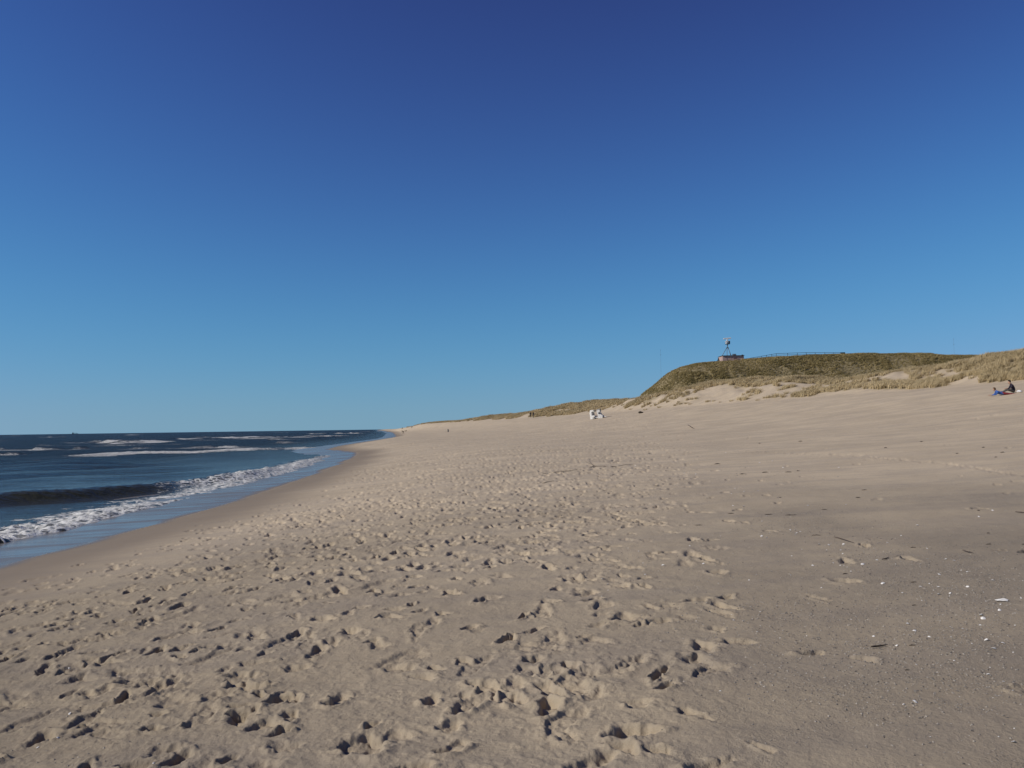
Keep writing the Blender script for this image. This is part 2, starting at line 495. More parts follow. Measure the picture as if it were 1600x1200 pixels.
OFF += tramp * (.010 * np.clip(fbm(GX * 13, GY * 13, 77, 3, .65), -.12, .7) + .012 * fbm(GX * 3.2, GY * 3.2, 78, 3))
OFF *= (1 - ss(-4, 2, Wd) * .6)
GZ = GZ + OFF

wet = 1 - ss(-.35, .35, U + .9 * vnoise(GY * .22, GX * .02, 81) + .35 * vnoise(GY * .8, GX * .8, 82))
damp = 1 - ss(.6, 4.2, U + 1.2 * vnoise(GY * .15, GX * .1, 83) + .3 * fbm(GX * .7, GY * .4, 84, 3))
gravel = ss(-.5, 4.0, GX - .16 * GY + 2.0 * fbm(GX * .25, GY * .25, 85, 3)) * (1 - ss(10, 22, GY)) * ss(4, 9, U)
gravel = np.clip(gravel * (.55 + 1.3 * fbm(GX * .5, GY * .5, 86, 3) + .35), 0, 1)

tone = np.clip(.28 + .72 * ss(7, 24, RR[:, None] + 6 * fbm(GX * .12, GY * .10, 88, 3)) + .25 * fbm(GX * .3, GY * .2, 89, 3) - .42 * (1 - ss(4, 9.5, U)) * (1 - ss(8, 22, RR[:, None])), 0, 1.15)  # paler dry sand far off; near left darkening part moisture, part painted lens falloff

def veg_cover(x, y, z=None):
    w = x - Xf(y)
    W = 17.0
    nb = fbm(x * .07, y * .05, 95, 3); nf = fbm(x * .16, y * .12, 96, 3)
    far_ = ss(150, 230, y)
    b = ss(7.5 - 4.0 * far_, 12.0 - 4.0 * far_, w + 6.0 * nb) * .95
    b = b + .95 * ss(.06, .20, nf) * ss(-1.5, .5, w) * (1 - ss(3.5, 6, w))
    b = b + .5 * ss(.15, .3, fbm(x * .3, y * .25, 98, 3)) * ss(0, 3, w)
    b = b * (1 - .9 * ss(.06, .22, fbm(x * .10 + 40, y * .09, 99, 3)) * (1 - ss(13, 17, w)) * (1 - .6 * far_))
    return np.clip(b, 0, 1)
veg = np.where(Wd > -1, veg_cover(GX, GY), 0)

idx = np.arange(NR * NT).reshape(NR, NT)
q = np.stack([idx[:-1, :-1], idx[:-1, 1:], idx[1:, 1:], idx[1:, :-1]], -1)[:, :, ::-1].reshape(-1, 4)
qw = np.stack([idx[:-1, -1], idx[:-1, 0], idx[1:, 0], idx[1:, -1]], -1)[:, ::-1]
q = np.concatenate([q, qw])
u_q = U.ravel()[q].max(1); w_q = Wd.ravel()[q].max(1)
q_keep = u_q > -25
co = np.stack([GX.ravel(), GY.ravel(), GZ.ravel()], -1)
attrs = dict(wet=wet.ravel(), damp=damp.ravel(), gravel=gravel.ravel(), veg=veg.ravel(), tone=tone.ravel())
def part_mesh(name, faces):
    used, inv = np.unique(faces, return_inverse=True)
    return mesh_from_np(name, co[used], inv.reshape(-1, 4), {k: v[used] for k, v in attrs.items()})
is_dune = w_q > -2.0
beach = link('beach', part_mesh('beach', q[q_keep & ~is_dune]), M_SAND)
tag(beach, 'pale trampled sand beach sloping down to the sea', kind='structure')
dunes = link('dunes', part_mesh('dunes', q[q_keep & is_dune]), M_SAND)
tag(dunes, 'bare sand of the foredune ridge behind the beach', kind='structure')
# a cap over the hole under the camera, and the sea bed
bmx = bmesh.new()
c0 = bmx.verts.new((0, 0, float(GZ[0].mean())))
ring = [bmx.verts.new(co[i]) for i in idx[0]]
for k in range(NT): bmx.faces.new((c0, ring[(k + 1) % NT], ring[k]))
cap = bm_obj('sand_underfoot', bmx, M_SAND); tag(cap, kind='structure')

def surf_z(x, y):
    """ground with its footprints at a point (bilinear in the sheet)"""
    rr = math.hypot(x, y); tt = math.atan2(x, y)
    i = min(max(np.searchsorted(RR, rr) - 1, 0), NR - 2); j = min(max(np.searchsorted(TH, tt) - 1, 0), NT - 2)
    a = (rr - RR[i]) / (RR[i + 1] - RR[i]); b = (tt - TH[j]) / (TH[j + 1] - TH[j])
    return float((GZ[i, j] * (1 - b) + GZ[i, j + 1] * b) * (1 - a) + (GZ[i + 1, j] * (1 - b) + GZ[i + 1, j + 1] * b) * a)

# ------------------------------------------------------------------ sea
fine = np.arange(-40, -4.0, 0.105)
ths = np.radians(np.unique(np.round(np.concatenate([np.arange(-180, -44, 4.0), np.arange(-44, -40, .5), fine, np.arange(-4, 2, .4)]), 4)))
rs = []; r = 9.0
while r < 40000:
    rs.append(r); r += min(0.62 * r * r / (2.8 * 851), 0.022 * r if r < 900 else .06 * r)
RS = np.array(rs)
SX = RS[:, None] * np.sin(ths)[None, :]; SY = RS[:, None] * np.cos(ths)[None, :]
DR = np.gradient(RS)[:, None] * np.ones_like(SX)
SZ = np.full_like(SX, SEA)
SU = SX - Xs(SY)
FOAM = np.zeros_like(SX); SANDY = ss(-30, -4, SU)
depthk = ss(-6, -22, SU)
rg = random.Random(3)
for k in range(46):
    lam = math.exp(rg.uniform(math.log(.7), math.log(14.0)))
    ang = rg.gauss(0.25, .55)                       # travelling roughly towards the beach
    kx, ky = math.cos(ang) * 2 * math.pi / lam, -math.sin(ang) * 2 * math.pi / lam
    amp = .0135 * lam ** .75 * rg.uniform(.5, 1.3)
    res = ss(2.5, 5.0, lam / DR)
    ph = rg.uniform(0, 6.28)
    patch = .6 + 1.0 * vnoise(SX * .03 + k, SY * .03, 300 + k)
    sgn = np.sin(kx * SX + ky * SY + ph + 1.2 * vnoise(SX * .1, SY * .1, 400 + k))
    SZ += amp * res * patch * sgn * (.25 + .75 * depthk)

def breaker(pix, amp, w_front, w_back, foam, f_front, f_back, patchy=True):
    """a wave crest along a line given in the photograph, lying on the sea; amp and foam are per point"""
    P = np.array([tuple(on_plane(a, b, SEA + (amp[i] if isinstance(amp, list) else amp) * .6)) for i, (a, b) in enumerate(pix)])[:, :2]
    n = len(P)
    A = np.array(amp if isinstance(amp, list) else [amp] * n, float); F = np.array(foam if isinstance(foam, list) else [foam] * n, float)
    s = np.concatenate([[0], np.cumsum(np.hypot(*np.diff(P, axis=0).T))])
    sd = np.linspace(0, s[-1], 160)
    Q = np.stack([np.interp(sd, s, P[:, 0]), np.interp(sd, s, P[:, 1])], -1)
    for _ in range(4): Q[1:-1] = (Q[:-2] + 2 * Q[1:-1] + Q[2:]) / 4
    wob = .9 * np.array([float(vnoise(np.array([v * .16]), np.array([3.3 + n]), 55)[0]) for v in sd])
    T = np.gradient(Q, axis=0); T /= np.linalg.norm(T, axis=1)[:, None]
    Nn = np.stack([T[:, 1], -T[:, 0]], -1)          # to the shore side when the line runs to the right
    Q = Q + Nn * wob[:, None] * min(1.0, w_front)
    AA = np.interp(sd, s, A) * np.sin(np.clip(np.minimum(sd, s[-1] - sd) / (.08 * s[-1] + .01), 0, 1) * math.pi / 2)
    FF = np.interp(sd, s, F)
    reach = max(w_back * 3, f_front, f_back) * 1.3
    m = (SX > Q[:, 0].min() - reach) & (SX < Q[:, 0].max() + reach) & (SY > Q[:, 1].min() - reach) & (SY < Q[:, 1].max() + reach)
    ii = np.nonzero(m.ravel())[0]
    if not len(ii): return
    X = SX.ravel()[ii]; Y = SY.ravel()[ii]
    best = np.full(len(ii), 1e9); bi = np.zeros(len(ii), int)
    for k in range(len(Q)):
        d = (X - Q[k, 0]) ** 2 + (Y - Q[k, 1]) ** 2
        c = d < best; best[c] = d[c]; bi[c] = k
    d = (X - Q[bi, 0]) * Nn[bi, 0] + (Y - Q[bi, 1]) * Nn[bi, 1]      # >0 shoreward
    dist = np.sqrt(best)
    endk = np.exp(-np.clip(dist - np.abs(d), 0, None) / 1.5)
    prof = np.where(d > 0, np.exp(-(d / w_front) ** 2), np.exp(-(d / w_back) ** 2))
    trough = -.25 * np.exp(-((d - 2.2 * w_front) / (1.2 * w_front)) ** 2)
    lump = fbm(X * 1.5, Y * 1.5, 65, 4, .6)
    z = SZ.ravel(); z[ii] += AA[bi] * endk * (prof + trough) * (1 + .6 * FF[bi] * lump)
    SZ[:] = z.reshape(SZ.shape)
    fo = FF[bi] * endk * np.where(d > 0, 1 - ss(f_front * .5, f_front, d + .35 * f_front * lump), 1 - ss(f_back * .3, f_back, -d + .5 * f_back * lump))
    if patchy: fo = fo * np.clip(.85 + 1.5 * fbm(X * .11 + 3 * n, Y * .11, 66, 3), .30, 1.15)
    ff = FOAM.ravel(); ff[ii] = np.maximum(ff[ii], fo); FOAM[:] = ff.reshape(FOAM.shape)

# the near wave: smooth brown face to the left, breaking further along
breaker([(-260, 800), (-100, 784), (0, 775), (100, 770), (200, 763), (250, 759), (300, 752), (340, 749), (380, 745), (450, 730), (512, 711)],
        [.34, .36, .38, .38, .37, .34, .32, .30, .28, .24, .16], .8, 2.6, [0, 0, 0, 0, 0, .45, .74, .70, .76, .78, .6], 1.9, .4, False)
breaker([(250, 771), (300, 764), (350, 758), (400, 751), (460, 736), (515, 719)], .10, 1.2, 2.0, [.15, .5, .66, .66, .62, .45], 2.8, 2.8, False)
# bore and swash running up the sand
breaker([(-260, 884), (-100, 858), (0, 838), (50, 831), (100, 821), (200, 798), (260, 785), (320, 772), (400, 751), (470, 734), (520, 717)],
        [.26, .26, .27, .25, .20, .16, .14, .12, .10, .08, .06], .6, 2.2, [.72, .74, .78, .80, .78, .78, .76, .72, .72, .70, .55], .9, 3.6, False)
# second line of breakers
breaker([(-200, 713), (-60, 711), (0, 709), (20, 708), (60, 705), (100, 703)], [.3, .32, .36, .38, .26, .06], 1.3, 3.5, [.8, .7, .7, .25, .05, .5], 4.0, .8)
breaker([(-120, 721), (0, 719), (60, 715), (120, 713), (180, 708), (240, 706), (300, 705), (350, 703), (400, 701), (450, 700), (497, 698)],
        [.1, .1, .1, .1, .16, .2, .2, .2, .2, .2, .15], 1.5, 4.0, [.5, .55, .5, .6, .9, 1, .9, .85, .85, .8, .7], 5.0, 3.5)
# outer bars
breaker([(60, 698), (130, 697), (220, 695), (300, 693)], .12, 2, 5, [.3, .5, .55, .3], 5, 4)
breaker([(126, 690), (160, 689.5), (200, 690), (250, 688)], [.5, .6, .6, .4], 2.0, 6, [.9, 1, 1, .9], 9, 2.5)
breaker([(165, 693), (205, 691.5), (245, 689.5)], .3, 2.0, 5, [.8, 1, .9], 7, 2)
breaker([(268, 685.5), (285, 685), (312, 684.6)], .5, 2.5, 7, .95, 9, 2)
breaker([(325, 684.2), (370, 682.8), (420, 681.8), (470, 681), (540, 680.5)], .5, 2.5, 7, [.7, 1, 1, .8, .6], 9, 3)
breaker([(380, 685), (420, 684.2), (470, 683.4), (530, 682.5)], .3, 2.5, 7, [.6, .8, .8, .5], 9, 3)
breaker([(470, 677.5), (520, 677), (560, 676.6), (605, 676.0)], .5, 3, 9, [.5, .8, .9, .8], 14, 4)
breaker([(420, 676.0), (470, 675.4), (500, 675)], .5, 3, 9, [.5, .7, .5], 18, 5)
breaker([(560, 674.0), (590, 673.6), (615, 673.4)], .5, 3, 9, [.5, .8, .6], 25, 8)

rg2 = random.Random(21)
for k in range(34):                                  # small whitecaps out to the horizon
    y_ = rg2.choice((676, 678, 680.5, 683, 686, 690, 695, 700)) + rg2.uniform(-1, 1); x_ = rg2.uniform(-60, 560 - (y_ - 676) * 4)
    L_ = rg2.uniform(5, 26) * (1 + (y_ - 676) / 30); t_ = -.0142 * (x_ - 120); fo_ = rg2.uniform(.45, .95)
    if y_ + t_ < 680.8 - .0142 * x_: continue
    breaker([(x_, y_ + t_), (x_ + L_ * .5, y_ + t_ - .2), (x_ + L_, y_ + t_ - .5)], rg2.uniform(.2, .45), 1.6, 4.0, [fo_ * .7, fo_, fo_ * .6], 3.5 + 300 / (y_ - 668), 2.0, False)
edge = .05 * fbm(SX * .5, SY * .5, 67, 3)
SZ += edge * ss(-9, -4, SU)
SZ += FOAM * .16 * np.clip(fbm(SX * 1.9, SY * 1.9, 69, 3, .6), -.1, 1) * ss(.2, .7, FOAM) * ss(.5, .12, DR)
CH = (.30 + .70 * ss(35, 140, RS))[:, None] * (.6 + .4 * depthk)
ns, nts = SX.shape
sid = np.arange(ns * nts).reshape(ns, nts)
sq = np.stack([sid[:-1, :-1], sid[:-1, 1:], sid[1:, 1:], sid[1:, :-1]], -1)[:, :, ::-1].reshape(-1, 4)
su = SU.ravel()[sq].min(1); sy = SY.ravel()[sq]
keep = (su < 1.5)
sq = sq[keep]
used, inv = np.unique(sq, return_inverse=True)
sco = np.stack([SX.ravel(), SY.ravel(), SZ.ravel()], -1)[used]
sea = link('sea', mesh_from_np('sea', sco, inv.reshape(-1, 4), dict(foam=FOAM.ravel()[used], sandy=SANDY.ravel()[used], chop=CH.ravel()[used])), M_WATER)
tag(sea, 'dark blue sea with lines of white breakers', kind='structure')

# ------------------------------------------------------------------ the high grassy hill behind the foredune
HY = 300.0
crest_px = [(990, 640), (1000, 622), (1005, 614), (1020, 603), (1033, 592), (1045, 582), (1060, 575), (1085, 569.5), (1120, 566.5), (1165, 562.5), (1200, 560), (1260, 557), (1330, 554), (1400, 553), (1450, 554), (1490, 557), (1600, 560), (1800, 566)]
cp = [at_depth(a, b, HY) for a, b in crest_px]
HC = table([(p.x, p.z) for p in cp], 1.2)
def hill(x, y):
    c = HC(x * np.minimum(1.0, HY / np.maximum(y, 1.0)) - .06 * np.maximum(y - HY, 0))
    front = ss(HY - 46, HY - 1, y) ** 1.15
    back = 1 - .8 * ss(HY + 60, HY + 130, y)
    z = 4.0 + np.maximum(c - 4.0, 0) * front * back
    s = front * (1 - front) * 4
    z = z + s * (1.5 * fbm(x * .11, y * .03, 201, 4) + .5 * fbm(x * .4, y * .3, 203, 3))
    z = z - .35 * ss(HY, HY + 3, y)
    return z
hx = np.arange(36, 215, .9); hy = np.concatenate([np.arange(HY - 60, HY + 6, .9), np.arange(HY + 6, HY + 150, 6)])
HXX, HYY = np.meshgrid(hx, hy)
HZZ = hill(HXX, HYY)
hid = np.arange(HXX.size).reshape(HXX.shape)
hq = np.stack([hid[:-1, :-1], hid[:-1, 1:], hid[1:, 1:], hid[1:, :-1]], -1).reshape(-1, 4)
zero = np.zeros(HXX.size)
hill_o = link('hill', mesh_from_np('hill', np.stack([HXX.ravel(), HYY.ravel(), HZZ.ravel()], -1), hq,
              dict(wet=zero, damp=zero, gravel=zero, veg=zero + 1, tone=zero)), M_SAND)
tag(hill_o, 'high hill of the dunes under olive grass', kind='structure')

# ------------------------------------------------------------------ grass
def clump_mesh(name, n, length, spread, width, seed, lean=(.35, 0), mat=None):
    rg = random.Random(seed)
    vs, fs, hs = [], [], []
    for k in range(n):
        a = rg.uniform(0, 2 * math.pi); rad = spread * math.sqrt(rg.random())
        bx, by = rad * math.cos(a), rad * math.sin(a)
        L = length * rg.uniform(.55, 1.1)
        out = rg.uniform(.1, .75)
        dx, dy = math.cos(a + rg.gauss(0, .5)) * out + lean[0], math.sin(a + rg.gauss(0, .5)) * out + lean[1]
        sx, sy = -math.sin(a + rg.uniform(-1, 1)), math.cos(a + rg.uniform(-1, 1))
        w = width * rg.uniform(.7, 1.3)
        i = len(vs)
        for t, ww in ((0, 1), (.5, .85), (1, .12)):
            x = bx + dx * L * t * t * .8 + dx * L * t * .2; y = by + dy * L * t * t * .8 + dy * L * t * .2; z = L * (t - .28 * t * t) - .05
            for s in (-1, 1):
                vs.append((x + sx * w * ww * s, y + sy * w * ww * s, z)); hs.append(t)
        fs += [(i, i + 1, i + 3, i + 2), (i + 2, i + 3, i + 5, i + 4)]
    me = mesh_from_np(name, np.array(vs), np.array(fs), dict(h=np.array(hs)))
    if mat: me.materials.append(mat)
    return me

def grass_field(name, label, pts, scl, clumps):
    """grass as geometry-node instances of a few clumps on scattered points"""
    me = bpy.data.meshes.new(name)
    me.from_pydata([tuple(p) for p in pts], [], [])
    for a, v in (('scl', scl), ('rot', rng.uniform(-.7, .7, len(pts)))):
        at = me.attributes.new(a, 'FLOAT', 'POINT'); at.data.foreach_set('value', np.asarray(v, dtype=np.float32))
    c = bpy.data.collections.new(name + '_clumps')
    for k, m in enumerate(clumps):
        o = bpy.data.objects.new('grass_clump', m); c.objects.link(o)
    o = link(name, me, None)
    tag(o, label, kind='stuff')
    g = bpy.data.node_groups.new(name, 'GeometryNodeTree')
    g.interface.new_socket('Geometry', in_out='INPUT', socket_type='NodeSocketGeometry')
    g.interface.new_socket('Geometry', in_out='OUTPUT', socket_type='NodeSocketGeometry')
    N = g.nodes.new; gi, go = N('NodeGroupInput'), N('NodeGroupOutput')
    ci = N('GeometryNodeCollectionInfo'); ci.inputs['Collection'].default_value = c
    ci.inputs['Separate Children'].default_value = True; ci.inputs['Reset Children'].default_value = True
    ip = N('GeometryNodeInstanceOnPoints'); ip.inputs['Pick Instance'].default_value = True
    ri = N('FunctionNodeRandomValue'); ri.data_type = 'INT'
    ri.inputs['Min'].default_value[0] if False else None
    for s in ri.inputs:
        if s.type == 'INT' and s.name == 'Max': s.default_value = 100
    def named(n):
        a = N('GeometryNodeInputNamedAttribute'); a.data_type = 'FLOAT'; a.inputs['Name'].default_value = n; return a.outputs['Attribute']
    cx = N('ShaderNodeCombineXYZ'); g.links.new(named('rot'), cx.inputs['Z'])
    g.links.new(gi.outputs[0], ip.inputs['Points']); g.links.new(ci.outputs[0], ip.inputs['Instance'])
    intout = [s for s in ri.outputs if s.type == 'INT'][0]
    g.links.new(intout, ip.inputs['Instance Index'])
    g.links.new(cx.outputs[0], ip.inputs['Rotation']); g.links.new(named('scl'), ip.inputs['Scale'])
    g.links.new(ip.outputs[0], go.inputs[0])
    md = o.modifiers.new('grass', 'NODES'); md.node_group = g
    return o

straw = [clump_mesh('straw_clump', 70, .75, .28, .014, 10 + k, (.30, .05), M_STRAW) for k in range(5)]
tmesh = [clump_mesh('tussock', 90, .60, .30, .014, 60 + k, (.28, .05), M_STRAW) for k in range(4)]
olive = [clump_mesh('olive_clump', 70, .65, .40, .022, 30 + k, (.22, .05), M_OLIVE) for k in range(5)]
# foredune marram
n = 90000
yy = np.exp(rng.uniform(math.log(50), math.log(560), n)); ww = rng.uniform(-1, 34, n); xx = Xf(yy) + ww
cov = veg_cover(xx, yy) * (.25 + .75 * ss(-.28, .25, fbm(xx * .45, yy * .45, 97, 3)))
ang = np.degrees(np.arctan2(xx, yy))
keep = (rng.uniform(0, 1, n) < cov) & (ang < 40) & (yy > 60)
xx, yy = xx[keep], yy[keep]
zz = land(xx, yy)
dune_grass = grass_field('dune_grass', 'straw coloured marram grass covering the foredune ridge', np.stack([xx, yy, zz], -1), rng.uniform(.6, 1.25, len(xx)), straw)
# hill
n = 60000
xx = rng.uniform(36, 200, n); yy = HY - 48 + 52 * rng.uniform(0, 1, n) + np.where(rng.uniform(0, 1, n) < .12, rng.uniform(0, 40, n), 0)
zz = hill(xx, yy)
keep = (zz > 4.25) & (rng.uniform(0, 1, n) < .55 + .45 * ss(-.15, .2, fbm(xx * .12, yy * .07, 207, 4)))
keep &= ~((xx > 73.2) & (xx < 82.2) & (yy > HY - 4.5) & (rng.uniform(0, 1, n) < .93))
xx, yy, zz = xx[keep], yy[keep], zz[keep]
hill_grass = grass_field('hill_grass', 'olive grass and low scrub covering the high hill', np.stack([xx, yy, zz], -1), rng.uniform(.5, 1.1, len(xx)) * (1 + 1.1 * np.clip(fbm(xx * .16, yy * .12, 209, 3), -.4, .6)), olive)
print('verts beach', GX.size, 'stamps', len(stamps), 'grass', len(dune_grass.data.vertices), len(hill_grass.data.vertices), 'sea', len(used))

# ------------------------------------------------------------------ object materials
M_WHITE = simple('white_paint', (.74, .73, .70), .5, .08, 3)
M_WICKER = simple('white_wicker', (.70, .68, .62), .65, .2, 14, bumpd=.01)
M_GREYF = simple('grey_cloth', (.30, .30, .30), .85, .12, 8)
M_DARK = simple('dark_metal', (.035, .045, .055), .5, .2, 4)
M_STEEL = simple('galvanised_steel', (.17, .20, .22), .45, .2, 3, metal=.4)
M_BRICK = simple('pinkish_wall', (.42, .30, .26), .85, .18, 1.4, bumpd=.01)
M_ROOF = simple('roof_felt', (.07, .08, .085), .8, .2, 2)
M_RAIL = simple('rail_blue_grey', (.075, .105, .125), .5, .15, 2)
M_WOOD = simple('driftwood', (.085, .064, .046), .85, .35, 9, bumpd=.004)
M_PALEWOOD = simple('bleached_wood', (.34, .30, .24), .85, .25, 9, bumpd=.004)
M_WEED = simple('dry_seaweed', (.050, .038, .026), .8, .35, 30)
M_SHELL = simple('shell_white', (.72, .69, .63), .45, .12, 40)
M_PEBBLE = simple('shell_grit', (.24, .21, .17), .7, .6, 37)
M_SKIN = simple('skin', (.42, .25, .17), .55, .06, 8)
M_HAIRD = simple('dark_hair', (.018, .013, .010), .5, .3, 20)
M_HAIRB = simple('brown_hair', (.11, .06, .022), .5, .3, 20)
M_BLUE = simple('blue_jacket', (.045, .11, .34), .75, .15, 8)
M_RED = simple('dark_red_trousers', (.21, .028, .032), .8, .18, 8)
M_NAVY = simple('dark_purple_jacket', (.022, .016, .028), .75, .2, 8)
M_GREYT = simple('grey_trousers', (.075, .072, .068), .8, .15, 8)
M_SHOE = simple('dark_shoes', (.03, .027, .025), .6, .1, 8)
M_BLACKC = simple('black_clothes', (.020, .016, .017), .8, .2, 8)
M_FUR = simple('brown_fur', (.055, .032, .022), .8, .3, 9)
M_BUSH = simple('bush_leaf', (.022, .036, .020), .7, .3, 5)
M_BARK = simple('bark', (.06, .045, .032), .9, .3, 9)
M_SHIP = simple('ship_hull', (.035, .05, .07), .6, .1, .1)

# ------------------------------------------------------------------ hut, radar tower and railing on the hill
def hill_pt(px, py_dummy=0, back=1.0):
    d = ray(px, 560); Y = HY + back
    x = d.x / d.y * Y
    return Vector((x, Y, float(hill(np.array([x]), np.array([Y]))[0])))
MPP = HY / FPX                       # metres per photograph pixel at the hill
pl = hill_pt(1128.5, back=-1.5); pr = hill_pt(1163, back=-1.5)
hx0, hx1 = pl.x, pr.x
ztop = at_depth(1145, 555.4, HY - 1).z
zbot = min(pl.z, pr.z) - .6
hut = empty('brick_hut', ((hx0 + hx1) / 2, HY + 1.5, zbot))
tag(hut, 'low pinkish hut with flat dark roof under the tower on the grassy hill', 'hut')
W2 = (hx1 - hx0) / 2; HH = ztop - zbot
bm = bmesh.new(); box(bm, -W2 + .12, W2 - .12, -3, 3, 0, HH - .12, bevel=.04); bm_obj('wall', bm, M_BRICK, hut)
for xx_ in (-W2 * .62, W2 * .02, W2 * .45):
    bm = bmesh.new(); box(bm, xx_ - .07, xx_ + .07, -3.07, -2.99, .1, HH - .14); bm_obj('wall_rib', bm, M_BRICK, hut)
bm = bmesh.new(); box(bm, W2 * .10, W2 * .32, -3.05, -2.98, HH - 1.15, HH - .75); bm_obj('shutter', bm, simple('dull_red_board', (.20, .09, .08), .8), hut)
bm = bmesh.new(); box(bm, -W2 - .1, W2 + .1, -3.3, 3.3, HH - .118, HH, bevel=.03); bm_obj('roof_slab', bm, M_ROOF, hut)
bm = bmesh.new(); box(bm, W2 * .06, W2 * .36, -1.8, -.6, HH + .002, HH + .62, bevel=.04); bm_obj('hatch', bm, M_STEEL, hut)
bm = bmesh.new(); box(bm, W2 * .80, W2 * .95, -2.6, -2.2, HH + .002, HH + .25, bevel=.02); bm_obj('vent', bm, M_ROOF, hut)

tx = at_depth(1136.6, 540, HY + 1.5).x
tower = empty('radar_tower', (tx, HY + 1.5, ztop))
tag(tower, 'four legged steel radar tower with white scanner bar above the hut', 'radar tower')
def zpx(py): return at_depth(1136, py, HY + 1.5).z - ztop
zr = zpx(543.5)
for sx_ in (-1, 1):
    for sy_ in (-1, 1):
        bm = bmesh.new(); tube(bm, [(sx_ * (1.75 if sy_ > 0 else .62), sy_ * 1.6, .005), (sx_ * .24, sy_ * .24, zr)], .10, 8)
        bm_obj('leg', bm, M_STEEL, tower)
bm = bmesh.new(); box(bm, -.42, .42, -.42, .42, zr - .08, zr + .10, bevel=.03); bm_obj('collar', bm, M_DARK, tower)
zp = zpx(538); bm = bmesh.new(); tube(bm, [(0, 0, zr + .10), (0, 0, zp)], .17, 12); bm_obj('mast', bm, M_STEEL, tower)
plat = bm_obj('platform', (lambda b: (tube(b, [(0, 0, zp), (0, 0, zp + .14)], .85, 16), b)[1])(bmesh.new()), M_DARK, tower)
bm = bmesh.new()
for k in range(10):
    a = k / 10 * 2 * math.pi; tube(bm, [(.8 * math.cos(a), .8 * math.sin(a), zp + .14), (.8 * math.cos(a), .8 * math.sin(a), zp + .75)], .02, 5)
tube(bm, [(.8 * math.cos(k / 16 * 2 * math.pi), .8 * math.sin(k / 16 * 2 * math.pi), zp + .75) for k in range(17)], .022, 5, cap=False)
bm_obj('guard_rail', bm, M_STEEL, plat)
bm = bmesh.new(); tube(bm, [(-.25, 0, zp + .14), (-.25, 0, zp + .62)], .42, 14); bm_obj('cabinet', bm, M_WHITE, tower, True)
bm = bmesh.new(); box(bm, .22, .84, -.62, -.05, zp + .145, zp + 1.15, bevel=.06); bm_obj('instrument_box', bm, M_DARK, tower)
zt = zpx(529.5)
bm = bmesh.new(); tube(bm, [(-.12, 0, zp + .62), (-.12, 0, zp + 1.0)], .22, 12); bm_obj('pedestal', bm, M_WHITE, tower, True)
bm = bmesh.new(); box(bm, -.75, .30, -.35, .35, zp + .86, zp + 1.12, bevel=.08); bm_obj('turning_unit', bm, M_WHITE, tower)
bm = bmesh.new(); tube(bm, [(-.05, 0, zp + 1.1), (-.02, 0, zt + .02)], [.26, .20], 12); bm_obj('gearbox', bm, M_WHITE, tower, True)
bm = bmesh.new(); box(bm, -1.36, 1.36, -.20, .20, -.20, .20, Matrix.Translation((-.02, 0, zt + .16)) @ Matrix.Rotation(R(-5), 4, 'Y'), bevel=.05); bm_obj('scanner_bar', bm, M_WHITE, tower)

posts = [1165, 1177, 1190, 1198, 1206, 1213, 1231, 1246, 1260, 1274, 1289, 1303, 1316]
fence = empty('railing', tuple(hill_pt(1165, back=-.3)))
tag(fence, 'long blue grey railing along the crest of the grassy hill', 'railing')
fo = Vector(fence.location)
tops = []
toppy = [(1165, 561.0), (1213, 552.6), (1260, 551.0), (1316, 551.2)]
for px_ in posts:
    b_ = hill_pt(px_, back=-.3)
    py_ = float(np.interp(px_, [a for a, _ in toppy], [b for _, b in toppy]))
    zt_ = max(at_depth(px_, py_, HY - .3).z, b_.z + .35)
    tops.append(Vector((b_.x, b_.y, zt_)))
    bm = bmesh.new(); tube(bm, [b_ - fo - Vector((0, 0, .3)), tops[-1] - fo], .085, 6); bm_obj('post', bm, M_RAIL, fence)
off = Vector((0, -.06, .03))
bm = bmesh.new(); tube(bm, [t - fo + off for t in tops], .080, 6); bm_obj('top_rail', bm, M_RAIL, fence)
bm = bmesh.new(); tube(bm, [t - fo + off - Vector((0, 0, min(.55, max(.2, t.z - hill_pt(posts[i], back=-.3).z) * .5))) for i, t in enumerate(tops)], .060, 6); bm_obj('middle_rail', bm, M_RAIL, fence)
b_ = hill_pt(1317, back=-1.0)
sg = empty('notice_board', tuple(b_)); tag(sg, 'dark low board at the far end of the railing on the hill', 'board')
for s_ in (-.55, .55):
    bm = bmesh.new(); box(bm, s_ - .05, s_ + .05, -.05, .05, -.3, .55); bm_obj('leg', bm, M_RAIL, sg)
bm = bmesh.new(); box(bm, -.85, .85, -.10, -.052, .30, .85, bevel=.02); bm_obj('panel', bm, M_DARK, sg)

b_ = hill_pt(1122.5, back=-.8)
bush = empty('dark_bush', tuple(b_)); bush.scale = (1.15, 1.15, 1.25); tag(bush, 'small dark conical bush left of the hut on the hill', 'bush')
bm = bmesh.new(); tube(bm, [(0, 0, -.2), (.02, 0, .4)], [.05, .03], 6); bm_obj('trunk', bm, M_BARK, bush)
bm = bmesh.new()
rg = random.Random(8)
for k in range(500):
    h_ = rg.random() ** 1.3; rad = .46 * (1 - h_) * math.sqrt(rg.random()) + .05
    a = rg.uniform(0, 6.283); c_ = Vector((rad * math.cos(a), rad * math.sin(a), .05 + 1.15 * h_))
    d_ = Vector((rg.gauss(0, 1), rg.gauss(0, 1), rg.gauss(.4, 1))).normalized() * .09; e_ = d_.orthogonal().normalized() * .04
    bm.faces.new([bm.verts.new(c_ - d_), bm.verts.new(c_ + e_), bm.verts.new(c_ + d_), bm.verts.new(c_ - e_)])
bm_obj('crown', bm, M_BUSH, bush)

